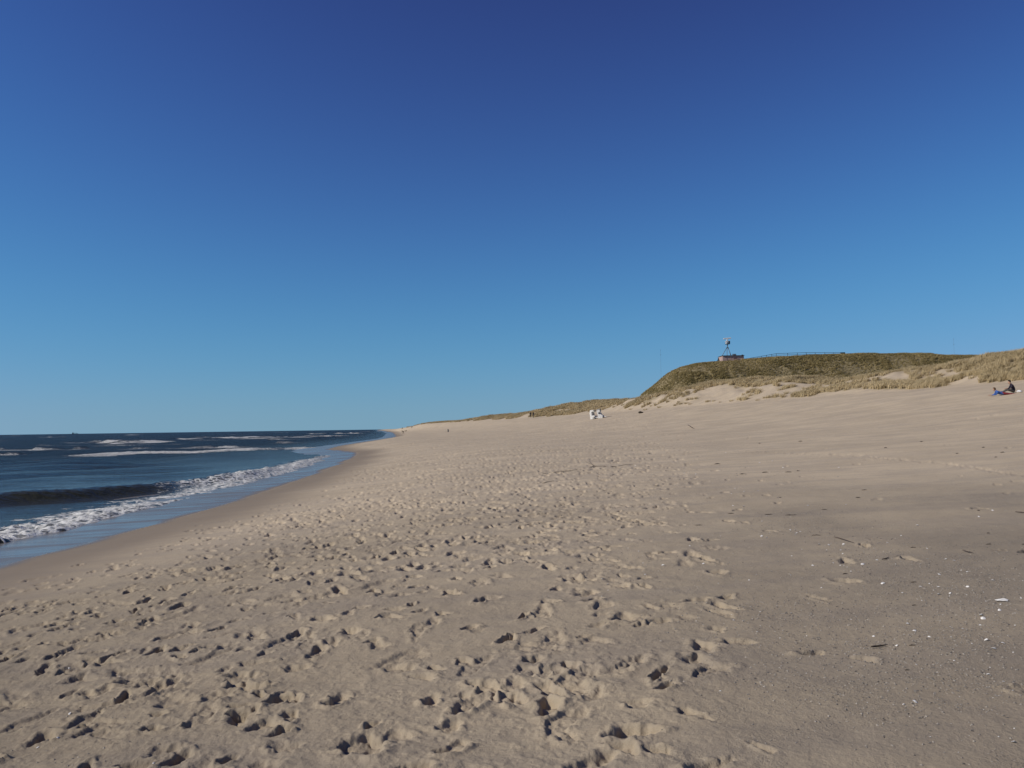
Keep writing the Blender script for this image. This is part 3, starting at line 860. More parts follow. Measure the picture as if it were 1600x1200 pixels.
def mast(px_, py_top, Y, lab, lean=0):
    t_ = at_depth(px_, py_top, Y); zb = max(3.0, float(land(np.array([t_.x]), np.array([Y]))[0]))
    o = empty('mast', (t_.x, Y, zb)); tag(o, lab, 'mast')
    h_ = t_.z - zb
    bm = bmesh.new(); tube(bm, [(0, 0, -.5), (0, 0, h_)], [.045, .025], 8); bm_obj('pole', bm, M_STEEL, o)
    bm = bmesh.new(); box(bm, -.10, .10, -.06, .06, h_ - .02, h_ + .25, bevel=.03); bm_obj('mast_head', bm, M_STEEL, o)
    bm = bmesh.new(); box(bm, -.35, .35, -.04, .04, h_ * .93, h_ * .93 + .09); bm_obj('crossbar', bm, M_STEEL, o)
mast(1490, 530, 420.0, 'thin steel mast behind the dune crest at the right end of the hill')
mast(1032, 547, 460.0, 'thin faint mast behind the left slope of the high hill')

# ------------------------------------------------------------------ hooded beach chairs
def beach_chair(loc, rz, lab, grey, porthole, recline):
    o = empty('beach_chair', loc, rz); o.scale = (.86, .86, .86); tag(o, lab, 'beach chair', 'hooded beach chairs at the dune foot')
    def side(s):
        prof = [(-.42, 0), (.40, 0), (.42, .52), (.10, .66), (.02, 1.1), (.16, 1.52), (-.28, 1.60), (-.52, 1.05), (-.46, .5)]
        if not porthole: prof = [(-.42, 0), (.06, 0), (.08, .42), (.44, .48), (.46, .64), (-.12, .68), (-.14, 1.30), (.30, 1.46), (.30, 1.60), (-.40, 1.60), (-.52, 1.05), (-.46, .5)]
        rot = Matrix.Rotation(-recline, 3, 'Y')
        bm = bmesh.new(); A, B = [], []
        for x_, z_ in prof:
            v = Vector((x_, 0, z_))
            if z_ > .55: v = rot @ (v - Vector((-.2, 0, .5))) + Vector((-.2, 0, .5))
            A.append(bm.verts.new(v + Vector((0, s * .58, 0)))); B.append(bm.verts.new(v + Vector((0, s * .62, 0))))
        bm.faces.new(A); bm.faces.new(B[::-1])
        for i in range(len(A)): bm.faces.new((A[i], A[(i + 1) % len(A)], B[(i + 1) % len(A)], B[i]))
        return bm_obj('side_panel', bm, M_WICKER, o)
    rot4 = Matrix.Translation((-.2, 0, .5)) @ Matrix.Rotation(-recline, 4, 'Y') @ Matrix.Translation((.2, 0, -.5))
    for s in (-1, 1):
        p = side(s)
        if porthole:
            bm = bmesh.new(); tube(bm, [(-.10, s * .623, .92), (-.10, s * .66, .92)], .17, 14)
            for v in bm.verts: v.co = rot4 @ v.co
            bm_obj('porthole', bm, M_DARK, p)
    bm = bmesh.new(); box(bm, -.48, -.40, -.575, .575, .45, 1.5, rot4, .02); bm_obj('back_panel', bm, M_WICKER, o)
    bm = bmesh.new(); box(bm, -.44, .28, -.64, .64, 1.602, 1.68, rot4, .03); bm_obj('hood', bm, M_WICKER if not grey else M_GREYF, o)
    bm = bmesh.new(); box(bm, -.34, .36, -.57, .57, .36, .50, None, .03); bm_obj('seat', bm, M_WHITE, o)
    bm = bmesh.new(); box(bm, .425, .47, -.57, .57, .05, .34); bm_obj('front_panel', bm, M_BLACKC, o)  # black colour stands in for the shaded front of the chair base
    bm = bmesh.new(); box(bm, .48, 1.05, -.45, -.05, .22, .32, None, .02); bm_obj('footrest', bm, M_WHITE, o)
    bm = bmesh.new(); box(bm, -.40, .39, -.575, .575, .02, .14); bm_obj('base', bm, M_DARK, o)  # shadow side of the base, painted in as a dark colour
p_ = hit(928.0, 654.8); beach_chair((p_.x, p_.y, p_.z - .04), R(-32), 'upright white hooded beach chair at the dune foot', False, False, R(4))
p_ = hit(939.2, 653.2); beach_chair((p_.x, p_.y, p_.z - .04), R(-18), 'white beach chair with round side window and grey hood tilted back', True, True, R(14))

# ------------------------------------------------------------------ people
def person(label, pose, mats, loc, rz, hair, scale=1.0, fingers=True, group=None):
    """one continuous skinned body from a skeleton; forward is +x"""
    J = {k: Vector(v) for k, v in pose.items()}
    nodes, edges, kinds, rad = [], [], [], []
    def add(k, p, r_):
        nodes.append(Vector(p)); rad.append(r_); return len(nodes) - 1
    id_ = {}
    for k, r_ in (('pelvis', .155), ('spine', .14), ('chest', .155), ('neck', .058), ('head', .098), ('crown', .085)): id_[k] = add(k, J[k], r_)
    segs = []
    def con(a, b, mat): edges.append((a, b)); segs.append((a, b, mat))
    con(id_['pelvis'], id_['spine'], 'top'); con(id_['spine'], id_['chest'], 'top'); con(id_['chest'], id_['neck'], 'top')
    con(id_['neck'], id_['head'], 'skin'); con(id_['head'], id_['crown'], 'skin')
    fwd = (J['crown'] - J['neck']).cross(Vector((0, 1, 0))).normalized() * -1
    if 'face' in J: fwd = J['face'].normalized()
    nose = add('nose', J['head'] + fwd * .115 - Vector((0, 0, .0)), .016); con(id_['head'], nose, 'skin')
    for s in ('L', 'R'):
        sh = add('', J['shoulder' + s], .075); el = add('', J['elbow' + s], .048); wr = add('', J['wrist' + s], .030)
        con(id_['chest'], sh, 'top'); con(sh, el, 'top'); con(el, wr, 'top')
        d = (J['wrist' + s] - J['elbow' + s]).normalized(); side = d.cross(Vector((0, 0, 1)))
        side = side.normalized() if side.length > .1 else Vector((0, 1, 0))
        palm = add('', J['wrist' + s] + d * .075, .034); con(wr, palm, 'skin')
        if fingers:
            for q_, (o_, l_) in enumerate(((-.030, .070), (-.010, .080), (.010, .075), (.030, .060))):
                a = add('', J['wrist' + s] + d * .125 + side * o_, .009); b = add('', J['wrist' + s] + d * (.125 + l_) + side * o_ * 1.15 - Vector((0, 0, .03)), .008)
                con(palm, a, 'skin'); con(a, b, 'skin')
            a = add('', J['wrist' + s] + d * .09 - side * .055, .010); con(palm, a, 'skin')
        hp = add('', J['hip' + s], .105); kn = add('', J['knee' + s], .068); an = add('', J['ankle' + s], .046); to = add('', J['toe' + s], .040)
        con(id_['pelvis'], hp, 'legs'); con(hp, kn, 'legs'); con(kn, an, 'legs'); con(an, to, 'shoes')
    me = bpy.data.meshes.new('body'); me.from_pydata([tuple(n_) for n_ in nodes], edges, [])
    tmp = bpy.data.objects.new('body_tmp', me); COL.objects.link(tmp)
    tmp.modifiers.new('skin', 'SKIN')
    for i, sv in enumerate(me.skin_vertices[0].data):
        sv.radius = (rad[i], rad[i]); sv.use_root = (i == 0)
    sb = tmp.modifiers.new('sub', 'SUBSURF'); sb.levels = 1
    dg = bpy.context.evaluated_depsgraph_get()
    body = bpy.data.meshes.new_from_object(tmp.evaluated_get(dg))
    bpy.data.objects.remove(tmp)
    order = ['top', 'legs', 'skin', 'shoes']
    body.materials.clear()
    for k in order: body.materials.append(mats[k])
    A = np.array([tuple(nodes[a]) for a, b, m_ in segs]); B = np.array([tuple(nodes[b]) for a, b, m_ in segs])
    sr = np.array([min(rad[a], rad[b]) for a, b, m_ in segs])
    for f in body.polygons:
        c_ = np.array(f.center); ab = B - A
        t_ = np.clip(((c_ - A) * ab).sum(1) / np.maximum((ab ** 2).sum(1), 1e-9), 0, 1)
        dist = np.linalg.norm(c_ - (A + ab * t_[:, None]), axis=1) - sr
        f.material_index = order.index(segs[int(dist.argmin())][2]); f.use_smooth = True
    root = empty('person', loc, rz); root.scale = (scale,) * 3
    tag(root, label, 'person', group)
    b = bpy.data.objects.new('body', body); COL.objects.link(b); b.parent = root
    # hair: a cap over the back and top of the skull
    bm = bmesh.new(); bmesh.ops.create_icosphere(bm, subdivisions=3, radius=1.0)
    c_ = J['head'].lerp(J['crown'], .55)
    kill = [v for v in bm.verts if v.co.normalized().dot(fwd) > .35 and v.co.normalized().dot((J['crown'] - J['head']).normalized()) < .55]
    bmesh.ops.delete(bm, geom=kill, context='VERTS')
    for v in bm.verts:
        n_ = .012 * math.sin(v.co.x * 9 + v.co.z * 7) + .01 * math.sin(v.co.y * 13)
        v.co = c_ + Vector((v.co.x * .118, v.co.y * .112, v.co.z * .122)) * (1 + n_ * 3) - fwd * .012
    bm_obj('hair', bm, hair, root, True)
    return root

P0 = at_depth(1583, 612, 68)
p_ = hit(1584.5, 613.5)
seat_pose = dict(pelvis=(0, 0, .15), spine=(.04, 0, .36), chest=(.14, 0, .55), neck=(.24, 0, .70), head=(.30, 0, .80), crown=(.325, 0, .91), face=(.8, 0, -.45),
                 shoulderL=(.14, .19, .59), shoulderR=(.14, -.19, .59), elbowL=(.27, .24, .36), elbowR=(.27, -.24, .36), wristL=(.49, .16, .34), wristR=(.49, -.14, .34),
                 hipL=(.02, .10, .13), hipR=(.02, -.10, .13), kneeL=(.44, .16, .27), kneeR=(.44, -.16, .27), ankleL=(.80, .12, .07), ankleR=(.80, -.12, .07), toeL=(.93, .13, .12), toeR=(.93, -.13, .12))
HEAD_LEFT = math.pi - R(12)
person('person in dark jacket sitting on the sand, leaning forward over outstretched legs', seat_pose,
       dict(top=M_NAVY, legs=M_GREYT, skin=M_SKIN, shoes=M_SHOE), (p_.x, p_.y, p_.z - .02), HEAD_LEFT, M_HAIRD)
p_ = hit(1567.5, 617.5)
lie_pose = dict(pelvis=(0, 0, .17), spine=(.20, 0, .17), chest=(.40, 0, .24), neck=(.53, 0, .36), head=(.60, 0, .44), crown=(.62, 0, .55), face=(1, 0, .1),
                shoulderL=(.42, .18, .27), shoulderR=(.42, -.18, .27), elbowL=(.56, .24, .06), elbowR=(.56, -.24, .06), wristL=(.82, .14, .05), wristR=(.82, -.16, .05),
                hipL=(-.03, .10, .16), hipR=(-.03, -.10, .16), kneeL=(-.45, .13, .09), kneeR=(-.45, -.13, .09), ankleL=(-.85, .11, .09), ankleR=(-.85, -.11, .09), toeL=(-.97, .11, .05), toeR=(-.97, -.11, .05))
person('person in blue top and dark red trousers lying propped on elbows on the sand', lie_pose,
       dict(top=M_BLUE, legs=M_RED, skin=M_SKIN, shoes=M_SHOE), (p_.x, p_.y, p_.z - .02), HEAD_LEFT, M_HAIRB)
def walk_pose(st=.28, arm=.18, lean=.05):
    return dict(pelvis=(0, 0, .95), spine=(lean * .4, 0, 1.14), chest=(lean, 0, 1.34), neck=(lean * 1.2, 0, 1.52), head=(lean * 1.4, 0, 1.62), crown=(lean * 1.5, 0, 1.72), face=(1, 0, 0),
                shoulderL=(lean, .19, 1.40), shoulderR=(lean, -.19, 1.40), elbowL=(lean + arm * .4, .24, 1.14), elbowR=(lean - arm * .6, -.24, 1.14),
                wristL=(lean + arm * 1.4, .22, .92), wristR=(lean - arm * .8, -.22, .89), hipL=(0, .10, .92), hipR=(0, -.10, .92),
                kneeL=(st * .45, .10, .50), kneeR=(-st * .25, -.10, .50), ankleL=(st, .10, .09), ankleR=(-st, -.10, .11), toeL=(st + .17, .11, .04), toeR=(-st + .15, -.11, .03))
black = dict(top=M_BLACKC, legs=M_BLACKC, skin=M_SKIN, shoes=M_SHOE)
p_ = hit(828.8, 652.2); person('broader of two dark clad persons walking at the dune foot, further from the beach chairs', walk_pose(.16), black, (p_.x, p_.y, p_.z - .02), R(80), M_HAIRD, .88, False, 'two walkers at the dune foot')
p_ = hit(833.2, 653.0); person('slimmer of two dark clad persons walking at the dune foot', walk_pose(.30), dict(black, legs=M_GREYT), (p_.x, p_.y, p_.z - .02), R(60), M_HAIRD, .88, False, 'two walkers at the dune foot')
bend = dict(pelvis=(-.15, 0, .92), spine=(.03, 0, 1.02), chest=(.24, 0, 1.10), neck=(.42, 0, 1.16), head=(.52, 0, 1.18), crown=(.62, 0, 1.22), face=(.6, 0, -.8),
            shoulderL=(.28, .19, 1.10), shoulderR=(.28, -.19, 1.10), elbowL=(.38, .22, .86), elbowR=(.42, -.22, .88), wristL=(.52, .16, .66), wristR=(.58, -.16, .70),
            hipL=(-.15, .10, .90), hipR=(-.15, -.10, .90), kneeL=(.10, .11, .50), kneeR=(-.16, -.11, .48), ankleL=(.10, .11, .09), ankleR=(-.30, -.11, .09), toeL=(.27, .12, .04), toeR=(-.13, -.12, .04))
p_ = hit(630.0, 677.8); person('dark clad person bending forward on the sand by the far waterline', bend, black, (p_.x, p_.y, p_.z - .02), R(170), M_HAIRD, 1.05, False)

def dog(loc, rz, label):
    o = empty('dog', loc, rz); tag(o, label, 'dog')
    N_ = [(0, 0, .52, .12), (.22, 0, .53, .14), (.45, 0, .56, .15), (.60, 0, .70, .085), (.72, 0, .80, .085), (.86, 0, .76, .05), (-.12, 0, .55, .10), (-.30, 0, .66, .03), (-.45, 0, .78, .02)]
    E = [(0, 1), (1, 2), (2, 3), (3, 4), (4, 5), (0, 6), (6, 7), (7, 8)]
    for s in (-.1, .1):
        i = len(N_); N_ += [(.46, s, .40, .06), (.44, s, .20, .035), (.46, s, .03, .035), (-.10, s, .42, .08), (.0, s, .30, .05), (-.16, s, .17, .03), (-.12, s, .03, .035), (.70, s * .7, .90, .03)]
        E += [(2, i), (i, i + 1), (i + 1, i + 2), (6, i + 3), (i + 3, i + 4), (i + 4, i + 5), (i + 5, i + 6), (4, i + 7)]
    me = bpy.data.meshes.new('body'); me.from_pydata([n_[:3] for n_ in N_], E, [])
    t_ = bpy.data.objects.new('t', me); COL.objects.link(t_); t_.modifiers.new('s', 'SKIN')
    for i, sv in enumerate(me.skin_vertices[0].data): sv.radius = (N_[i][3],) * 2; sv.use_root = i == 0
    t_.modifiers.new('b', 'SUBSURF').levels = 1
    b = bpy.data.meshes.new_from_object(t_.evaluated_get(bpy.context.evaluated_depsgraph_get())); bpy.data.objects.remove(t_)
    b.materials.clear(); link('body', b, M_FUR, o, True)
p_ = hit(633.2, 674.9); dog((p_.x, p_.y, p_.z - .01), R(10), 'brown dog beside the bending person by the far waterline')

def irregular(name, mat, r_, seed, flat=.6, sub=2):
    rg = random.Random(seed); bm = bmesh.new(); bmesh.ops.create_icosphere(bm, subdivisions=sub, radius=1.0)
    ph = [rg.uniform(0, 6.3) for _ in range(6)]
    for v in bm.verts:
        k = 1 + .22 * math.sin(v.co.x * 3 + ph[0]) + .18 * math.sin(v.co.y * 4 + ph[1]) + .15 * math.sin(v.co.z * 5 + ph[2]) + .08 * math.sin(v.co.x * 11 + ph[3])
        v.co = Vector((v.co.x * r_ * 1.3, v.co.y * r_, v.co.z * r_ * flat)) * k
    return bm_obj(name, bm, mat, None, False)
p_ = hit(1593, 613.2); o = irregular('white_bundle', M_WHITE, .17, 4, .5); o.location = (p_.x, p_.y, p_.z + .06); tag(o, 'small white bundle on the sand behind the sitting person', 'bundle')

def stump(px_, py_, h_, r_, lab):
    p = hit(px_, py_); bm = bmesh.new()
    tube(bm, [(0, 0, -.2), (.02, 0, h_ * .5), (.05, .02, h_)], [r_ * 1.15, r_, r_ * .85], 9)
    for v in bm.verts: v.co += Vector((random.uniform(-1, 1), random.uniform(-1, 1), 0)) * r_ * .12
    o = bm_obj('wooden_stump', bm, M_PALEWOOD); o.location = p; tag(o, lab, 'stump')
stump(699.5, 675.0, .75, .32, 'short pale wooden stump standing alone on the far sand')
stump(628.5, 670.2, .9, .45, 'dark stump on the far tip of the beach above the bending person')
stump(643.2, 668.3, 1.0, .4, 'dark stump at the far left end of the dune ridge')
p_ = hit(1001.5, 645.6); o = irregular('dark_lump', M_WEED, .26, 9, .7); o.location = (p_.x, p_.y, p_.z + .1); tag(o, 'dark lump of seaweed on smooth sand right of the beach chairs', 'seaweed')

# ------------------------------------------------------------------ ship on the horizon
p_ = on_plane(117, 679.4, SEA); Ys = 6000.0; p_ = Vector((ray(117, 679).x / ray(117, 679).y * Ys, Ys, SEA))
ship = empty('cargo_ship', tuple(p_)); tag(ship, 'distant dark cargo ship on the sea horizon', 'ship')
def ship_box(n_, *a):
    bm = bmesh.new(); box(bm, *a, None, .3); return bm_obj(n_, bm, M_SHIP, ship)
bm = bmesh.new()
st = [(-20, 3.2, 3.5), (-18, 4, 3.2), (12, 4, 3.2), (19, 2.2, 4.2), (23, .2, 5)]
rgs = [[bm.verts.new((x_, s_ * w_ * f_, z_)) for s_, f_, z_ in ((-1, .7, -.6), (1, .7, -.6), (1, 1, h_), (-1, 1, h_))] for x_, w_, h_ in st]
for a, b in zip(rgs, rgs[1:]):
    for k in range(4): bm.faces.new((a[k], a[(k + 1) % 4], b[(k + 1) % 4], b[k]))
bm.faces.new(rgs[0]); bm.faces.new(rgs[-1][::-1]); bm_obj('hull', bm, M_SHIP, ship)
ship_box('bridge', -17, -10, -3, 3, 3.2, 10.5); ship_box('funnel', -15, -13, -1, 1, 10.5, 13)
ship_box('crane', -1.2, 1.2, -1, 1, 3.2, 11); ship_box('crane', 9, 11, -1, 1, 3.2, 10)

ORD = ['nearest', 'second nearest', 'third nearest', 'fourth nearest', 'fifth nearest', 'sixth nearest', 'seventh nearest', 'eighth nearest', 'ninth nearest', 'tenth nearest']
MARKS = [((955, 728), 'the forked driftwood branch'), ((1374, 1012), 'the thick dark foreground stick'), ((1565, 939), 'the largest broken shell'), ((1572, 612), 'the two resting people'),
         ((1595, 801), 'the straight stick at right'), ((1318, 845), 'the thin stick in the shell grit'), ((1080, 668), 'the slanting stick below the dunes'), ((1512, 863), 'the thin stick on the upper sand')]
def by_landmark(items, what, most=10):
    """for each point: a label that ranks it by nearness to its landmark; past the tenth there is none"""
    res = {}; per = {}
    for it in items:
        d_ = [(math.hypot(it[0] - m_[0][0], 1.6 * (it[1] - m_[0][1])), k) for k, m_ in enumerate(MARKS)]
        dd, k = min(d_); per.setdefault(k, []).append((dd, it))
    for k, l_ in per.items():
        for n_, (dd, it) in enumerate(sorted(l_)[:most]): res[it[:2]] = what + ' ' + ORD[n_] + ' to ' + MARKS[k][1]
    return res
NTH = ['first', 'second', 'third', 'fourth', 'fifth', 'sixth', 'seventh', 'eighth', 'ninth', 'tenth', 'eleventh', 'twelfth', 'thirteenth', 'fourteenth', 'fifteenth']
# ------------------------------------------------------------------ tussocks that stand alone on the bare slope
tuss = [(1105, 628, 1), (1115, 627, .6), (1125, 629, .5), (1143, 627, .8), (1167, 624, 1), (1195, 622, .8), (1205, 621, 1), (1213, 618, .9), (1055, 634, .9), (1072, 631, .8), (1078, 632, .7),
        (1250, 619, 1.0), (1455, 596, .9), (1466, 601, 1.2), (1476, 603, 1.1), (1410, 602, .9), (1424, 598, .9), (1500, 593, .8), (1518, 591, 1.0), (1562, 588, 1.2), (1570, 584, 1.1), (1447, 596, .8), (1340, 604, .9), (1300, 612, .9), (1385, 603, 1),
        (1030, 637, .9), (1008, 641, .8), (985, 640, .8), (1183, 626, .7), (1265, 614, .9)]
for k, (px_, py_, s_) in enumerate(tuss):
    p = hit(px_, py_)
    o = bpy.data.objects.new('grass_tussock', tmesh[k % 4]); COL.objects.link(o)
    f_ = (p.y / 110.0) ** .35
    o.location = (p.x, p.y, p.z - .03); o.rotation_euler = (0, 0, random.uniform(-.8, .8)); o.scale = (s_ * f_ * 1.1, s_ * f_ * 1.1, s_ * f_ * random.uniform(.8, 1.0))
    rank = sorted(t[0] for t in tuss).index(px_)
    lab = 'lone straw coloured tussock on bare sand below the dune, ' + (NTH[rank] + ' from the beach chairs' if rank < 15 else NTH[len(tuss) - 1 - rank] + ' from the right end')
    tag(o, lab, 'tussock', 'lone tussocks on the bare sand of the dune foot')

# ------------------------------------------------------------------ driftwood and seaweed scraps
def stick(pix, r_px, mat, label, name='driftwood_stick', cat='stick', group=None, twigs=(), lift=1.5):
    pts = [hit(a, b) for a, b in pix]
    o0 = pts[0].copy(); dist = o0.length
    r_ = max(.006, r_px * dist / FPX * .38)
    for p in pts: p.z = surf_z(p.x, p.y) + r_ * lift
    # resample with a little crookedness
    P = []
    for a, b in zip(pts, pts[1:]):
        for t in (0, .5): P.append(a.lerp(b, t) + Vector((random.gauss(0, r_ * .8), random.gauss(0, r_ * 1.2), abs(random.gauss(0, r_ * .5)))))
    P.append(pts[-1])
    n_ = len(P); rad = [r_ * (1 - .6 * abs(2 * i / (n_ - 1) - .8) ** 2 * .8) * random.uniform(.8, 1.15) for i in range(n_)]
    bm = bmesh.new(); tube(bm, [p - o0 for p in P], rad, 7)
    for tw in twigs:
        q_ = [hit(a, b) for a, b in tw]
        for i, p in enumerate(q_): p.z = surf_z(p.x, p.y) + r_ * (.5 + .9 * i)
        tube(bm, [p - o0 for p in q_], [r_ * .6] + [r_ * .35] * (len(q_) - 1), 6)
    o = bm_obj(name, bm, mat, None, True); o.location = o0
    tag(o, label, cat, group); return o
stick([(921, 730.5), (929, 729), (945, 728.3), (962, 728.2), (978, 727), (991, 726.4)], 1.3, M_WOOD, 'long forked driftwood branch with two twigs at its left end', 'driftwood_branch', 'branch', twigs=[[(930, 729), (922, 725.5), (914.5, 722.2)], [(930, 729), (924, 725), (920, 721.8)]])
stick([(865, 739), (878, 737), (892, 736), (908, 733)], 1.1, M_WOOD, 'thin bent driftwood branch left of the forked branch', 'driftwood_branch', 'branch', twigs=[[(880, 737), (879.5, 739.5)]])
stick([(847, 741), (856, 740.2)], 1.2, M_WOOD, 'short piece of driftwood at the left tip of the thin bent branch')
stick([(847, 756.5), (856, 754.5), (866, 752)], 1.3, M_WOOD, 'short crooked stick on trampled sand below the thin bent branch')
stick([(1361, 1014.5), (1373, 1012.5), (1387, 1010)], 3.6, M_WOOD, 'dark thick stick on the grey shell grit in the foreground')
stick([(1587, 801), (1603, 802.5)], 2.0, M_WOOD, 'dark straight stick cut off by the right edge of the picture')
stick([(1075, 665.5), (1084, 670.5)], 1.8, M_WOOD, 'slanting stick on the smooth sand below the dunes')
stick([(1503, 861), (1512, 863), (1521, 865)], 1.2, M_WOOD, 'thin stick beside a white shell on the upper sand')
stick([(1303, 841), (1311, 842), (1334, 848.5)], 1.2, M_WOOD, 'thin dark stick lying through the patch of shell grit')
stick([(1380, 876.5), (1389, 872)], 1.8, M_WOOD, 'short slanting stick at the edge of the shell grit')
scr = [(1121, 725, 10), (1161, 741, 9), (1196, 738, 10), (1232, 738, 9), (1247, 736, 6), (1141, 803, 11), (1202, 805, 14), (1237, 806, 16), (1289, 797, 7), (1351, 766, 9), (1536, 699.5, 8), (1566, 707, 6), (1556, 714, 4), (1495, 709, 5),
       (1427, 856, 9), (1544, 834, 6), (1546, 851, 8), (1274, 838, 12), (1427, 1010, 13), (1418, 1050, 9), (1320, 897, 13), (1427, 909, 12), (1428, 946, 7), (1014, 708.5, 4), (1026, 760, 5), (1091, 820, 10), (1384, 700, 6), (1250, 690, 6), (1187, 693, 4), (1440, 690, 4), (1600, 851, 6), (1220, 777, 5), (1340, 778, 8), (1528, 798, 6)]
scrl = by_landmark(scr, 'dark seaweed scrap,')
for k, (px_, py_, L) in enumerate(scr):
    p = hit(px_, py_); m_ = p.length / FPX
    bm = bmesh.new(); rg = random.Random(k)
    for j in range(4):
        a = rg.uniform(-.7, .7); l_ = L * m_ * rg.uniform(.15, .5); c_ = Vector((rg.uniform(-.25, .25) * L * m_, rg.uniform(-.10, .1) * L * m_, 0))
        d_ = Vector((math.cos(a), math.sin(a), 0)) * l_
        pts = [c_ - d_, c_ + Vector((0, 0, rg.uniform(.1, .6) * m_)), c_ + d_]
        tube(bm, pts, [m_ * .25, m_ * rg.uniform(.35, .7), m_ * .2], 6)
    o = bm_obj('seaweed_scrap', bm, M_WEED, None, True); o.location = (p.x, p.y, surf_z(p.x, p.y) + m_ * .12)
    lab = scrl.get((px_, py_), 'small dark scrap of dry seaweed lying on the pale upper sand')
    grp = 'dark seaweed scraps on the upper sand'
    if (px_, py_) == (1427, 1010): lab, grp = 'dark crumpled seaweed scrap beside a white shell right of the thick foreground stick', None
    elif (px_, py_) == (1418, 1050): lab, grp = 'small dark seaweed scrap in front of the thick foreground stick', None
    tag(o, lab, 'seaweed', grp)

# ------------------------------------------------------------------ shells and grit
def shell_mesh(seed):
    rg = random.Random(seed); vs = []; n_ = 13
    for i, rr_ in enumerate((.35, .75, 1.0)):
        for k in range(n_):
            a = R(-78 + 156 * k / (n_ - 1)); rb = .07 * (1 if k % 2 else -1) * rr_ + rg.uniform(-.04, .04)
            rad = rr_ * (1 + rb * .6) * (1 - .12 * (a / 1.4) ** 2)
            vs.append((rad * math.sin(a) * .62, rad * math.cos(a) - .5, .34 * (1 - rr_ ** 2) * math.cos(a * .8) + .05 + rb * .35))
    vs.append((0, -.5, .16)); fs = [(39, k + 1, k) for k in range(n_ - 1)]
    for i in range(2): fs += [(i * n_ + k, i * n_ + k + 1, (i + 1) * n_ + k + 1, (i + 1) * n_ + k) for k in range(n_ - 1)]
    me = bpy.data.meshes.new('shell'); me.from_pydata(vs, [], fs); me.materials.append(M_SHELL); return me
smesh = [shell_mesh(k) for k in range(4)]
shells = [(1529.5, 807.7, 4), (1433, 821, 5), (1551, 797.6, 4), (1490.6, 876.8, 5), (1478, 874, 4), (1467.6, 898, 6), (1379, 912, 8), (1410, 926.5, 4), (1512, 916.6, 6), (1551, 906.5, 5), (1562, 954, 6), (1533, 963, 7), (1536, 968.6, 8),
          (1418, 973.7, 6), (1429, 985, 7), (1485, 980, 5), (1504, 982, 4), (1532, 978, 5), (1365, 992, 5), (1452, 995, 5), (1401, 1009.7, 6), (1541, 1001, 8), (1567, 1005.5, 7), (1552.7, 1016.5, 8), (1431.6, 1043, 5), (1484.5, 927, 5), (1466.5, 929.6, 6), (1438, 917, 5), (1466.5, 917, 5),
          (1348, 882, 7), (1370, 876, 5), (1302, 880, 4), (1313.5, 859, 4), (1318, 850, 5), (1386.6, 848, 4), (1448.5, 857.6, 3), (1511, 893.6, 4), (1036, 885, 6), (1099, 882.5, 5), (1270, 884, 5), (1170.6, 908, 4), (1109, 958, 5), (1236, 958, 4), (1125.6, 1081, 4), (1430, 1102, 9), (1412, 1105, 5),
          (1544.5, 1058.7, 7), (1584, 1162, 8), (1568, 1069, 5), (1146, 971, 4), (109, 1114.7, 6), (90.6, 1153.7, 5), (108, 1044, 4), (378, 1069, 4), (240, 1194, 5), (187, 1052, 4), (59, 1166, 5), (1295, 851, 5), (1280, 850, 5), (1190, 840, 5), (1198, 842, 4), (1245, 835, 4), (1235, 829, 4), (1078, 855, 4), (1215, 777, 4), (1262, 791, 4), (1162, 791, 5), (1143, 772, 3)]
rg = random.Random(77)
while len(shells) < 190:
    c_ = rg.choice([(1470, 930, 80, 26), (1530, 965, 60, 30), (1180, 975, 70, 18), (1240, 840, 60, 16), (1350, 880, 60, 20), (1430, 1050, 130, 50), (1150, 740, 80, 25), (1500, 1120, 80, 50), (940, 880, 40, 20)])
    x_, y_ = rg.gauss(c_[0], c_[2]), rg.gauss(c_[1], c_[3])
    if 700 < x_ < 1640 and 690 < y_ < 1195: shells.append((x_, y_, rg.uniform(1.6, 3.4)))
def put_shell(px_, py_, L, lab, grp=None, asp=1.0):
    p = hit(px_, py_); s_ = L * p.length / FPX * .76
    o = bpy.data.objects.new('shell', rg.choice(smesh)); COL.objects.link(o)
    o.location = (p.x, p.y, surf_z(p.x, p.y) + s_ * .05); o.scale = (s_, s_ * asp, s_)
    o.rotation_euler = (rg.gauss(0, .25), rg.gauss(0, .25), rg.uniform(0, 6.28)); tag(o, lab, 'shell', grp); return o
SPECIAL = {(1584, 1162): 'white shell nearest the lower right corner, alone on grey grit', (109, 1114.7): 'white shell alone among footprints at lower left', (1036, 885): 'whitish shell on smooth sand, leftmost of the shells on the middle beach', (1430, 1102): 'broad white shell on the grey grit straight below the thick stick'}
shl = by_landmark([t for t in shells[:66] if t[:2] not in SPECIAL and t[0] > 1000], 'white seashell,')
for a in shells:
    l_ = SPECIAL.get(a[:2]) or shl.get(a[:2])
    put_shell(*a, l_ or 'small white seashell lying on the sandy beach', None if l_ else 'small white shells scattered over the beach')
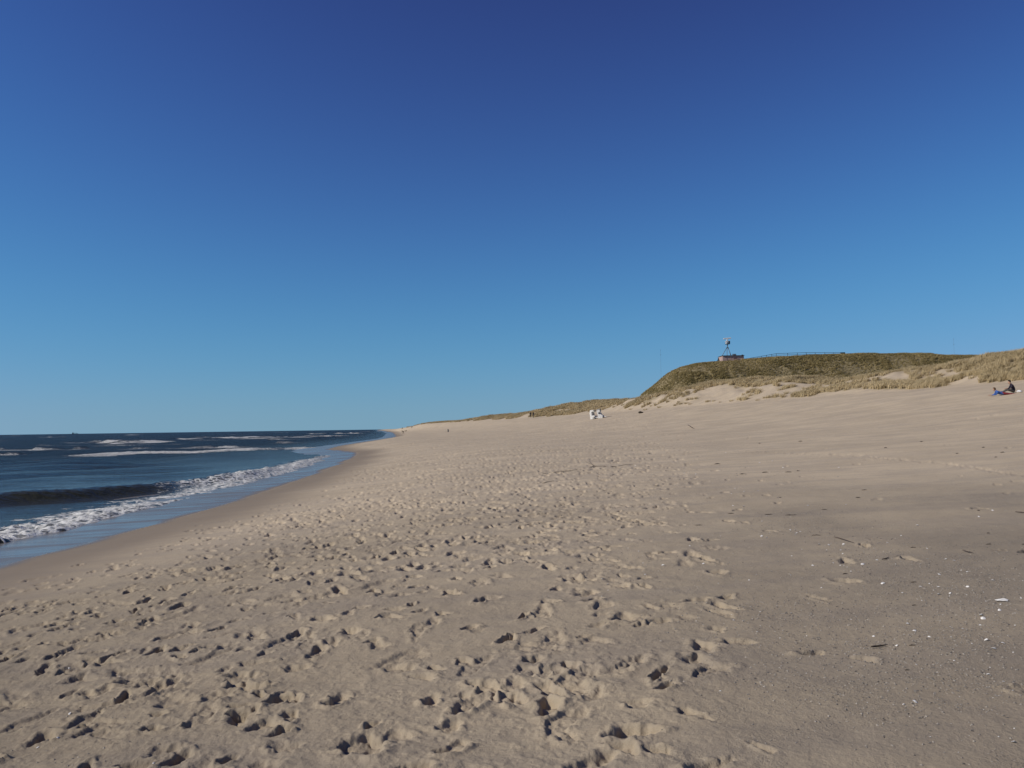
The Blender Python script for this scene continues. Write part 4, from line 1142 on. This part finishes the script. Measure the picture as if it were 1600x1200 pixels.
o = put_shell(1565.5, 939, 21, 'largest pale shell, broken and elongated, near the right edge of the beach', None, .5); o.rotation_euler = (0, 0, R(80)); o.scale = (o.scale.x * .55, o.scale.x * 1.05, o.scale.x * .6)

# grit: thousands of broken shell and pebble bits in the grey patches
vs, fs = [], []
rg = random.Random(99); cnt = 0
spots = [(1190, 975, 90, 20, 700), (1470, 930, 80, 28, 900), (1540, 970, 60, 35, 600), (1380, 1030, 120, 40, 900), (1470, 1090, 110, 60, 1100), (1270, 1075, 90, 40, 500), (1255, 842, 55, 14, 500), (1350, 885, 50, 18, 400), (1150, 745, 80, 25, 250), (960, 890, 45, 14, 150), (1100, 900, 80, 25, 250), (130, 1080, 60, 50, 120), (1540, 1010, 70, 70, 500)]
octa = [(0, 1, 2), (0, 2, 3), (0, 3, 4), (0, 4, 1), (5, 2, 1), (5, 3, 2), (5, 4, 3), (5, 1, 4)]
for cx_, cy_, sx_, sy_, n_ in spots:
    for k in range(int(n_ * .8)):
        x_, y_ = rg.gauss(cx_, sx_), rg.gauss(cy_, sy_)
        if not (0 < x_ < 1680 and 690 < y_ < 1260): continue
        pl_ = on_plane(x_, y_, 0.0)
        d = pl_.length
        z_ = surf_z(pl_.x, pl_.y)
        if abs(z_) > .3: 
            pl_ = on_plane(x_, y_, z_); z_ = surf_z(pl_.x, pl_.y)
        s_ = rg.choice((.0035, .0045, .0055, .0075)) * (1 + .04 * d); i = len(vs); yaw = rg.uniform(0, 6.28); c_, q_ = math.cos(yaw), math.sin(yaw)
        for vx, vy, vz in ((0, 0, .7), (1.2, 0, 0), (0, .9, 0), (-1.1, .1, 0), (.1, -.8, 0), (0, 0, -.5)):
            vx += rg.uniform(-.3, .3); vy += rg.uniform(-.3, .3)
            vs.append((pl_.x + s_ * (vx * c_ - vy * q_), pl_.y + s_ * (vx * q_ + vy * c_), z_ + s_ * (vz + .1)))
        fs += [tuple(i + q for q in t) for t in octa]
me = bpy.data.meshes.new('shell_grit'); me.from_pydata(vs, [], fs)
o = link('shell_grit', me, M_PEBBLE); tag(o, 'grey patches of broken shell grit and small pebbles', kind='stuff')
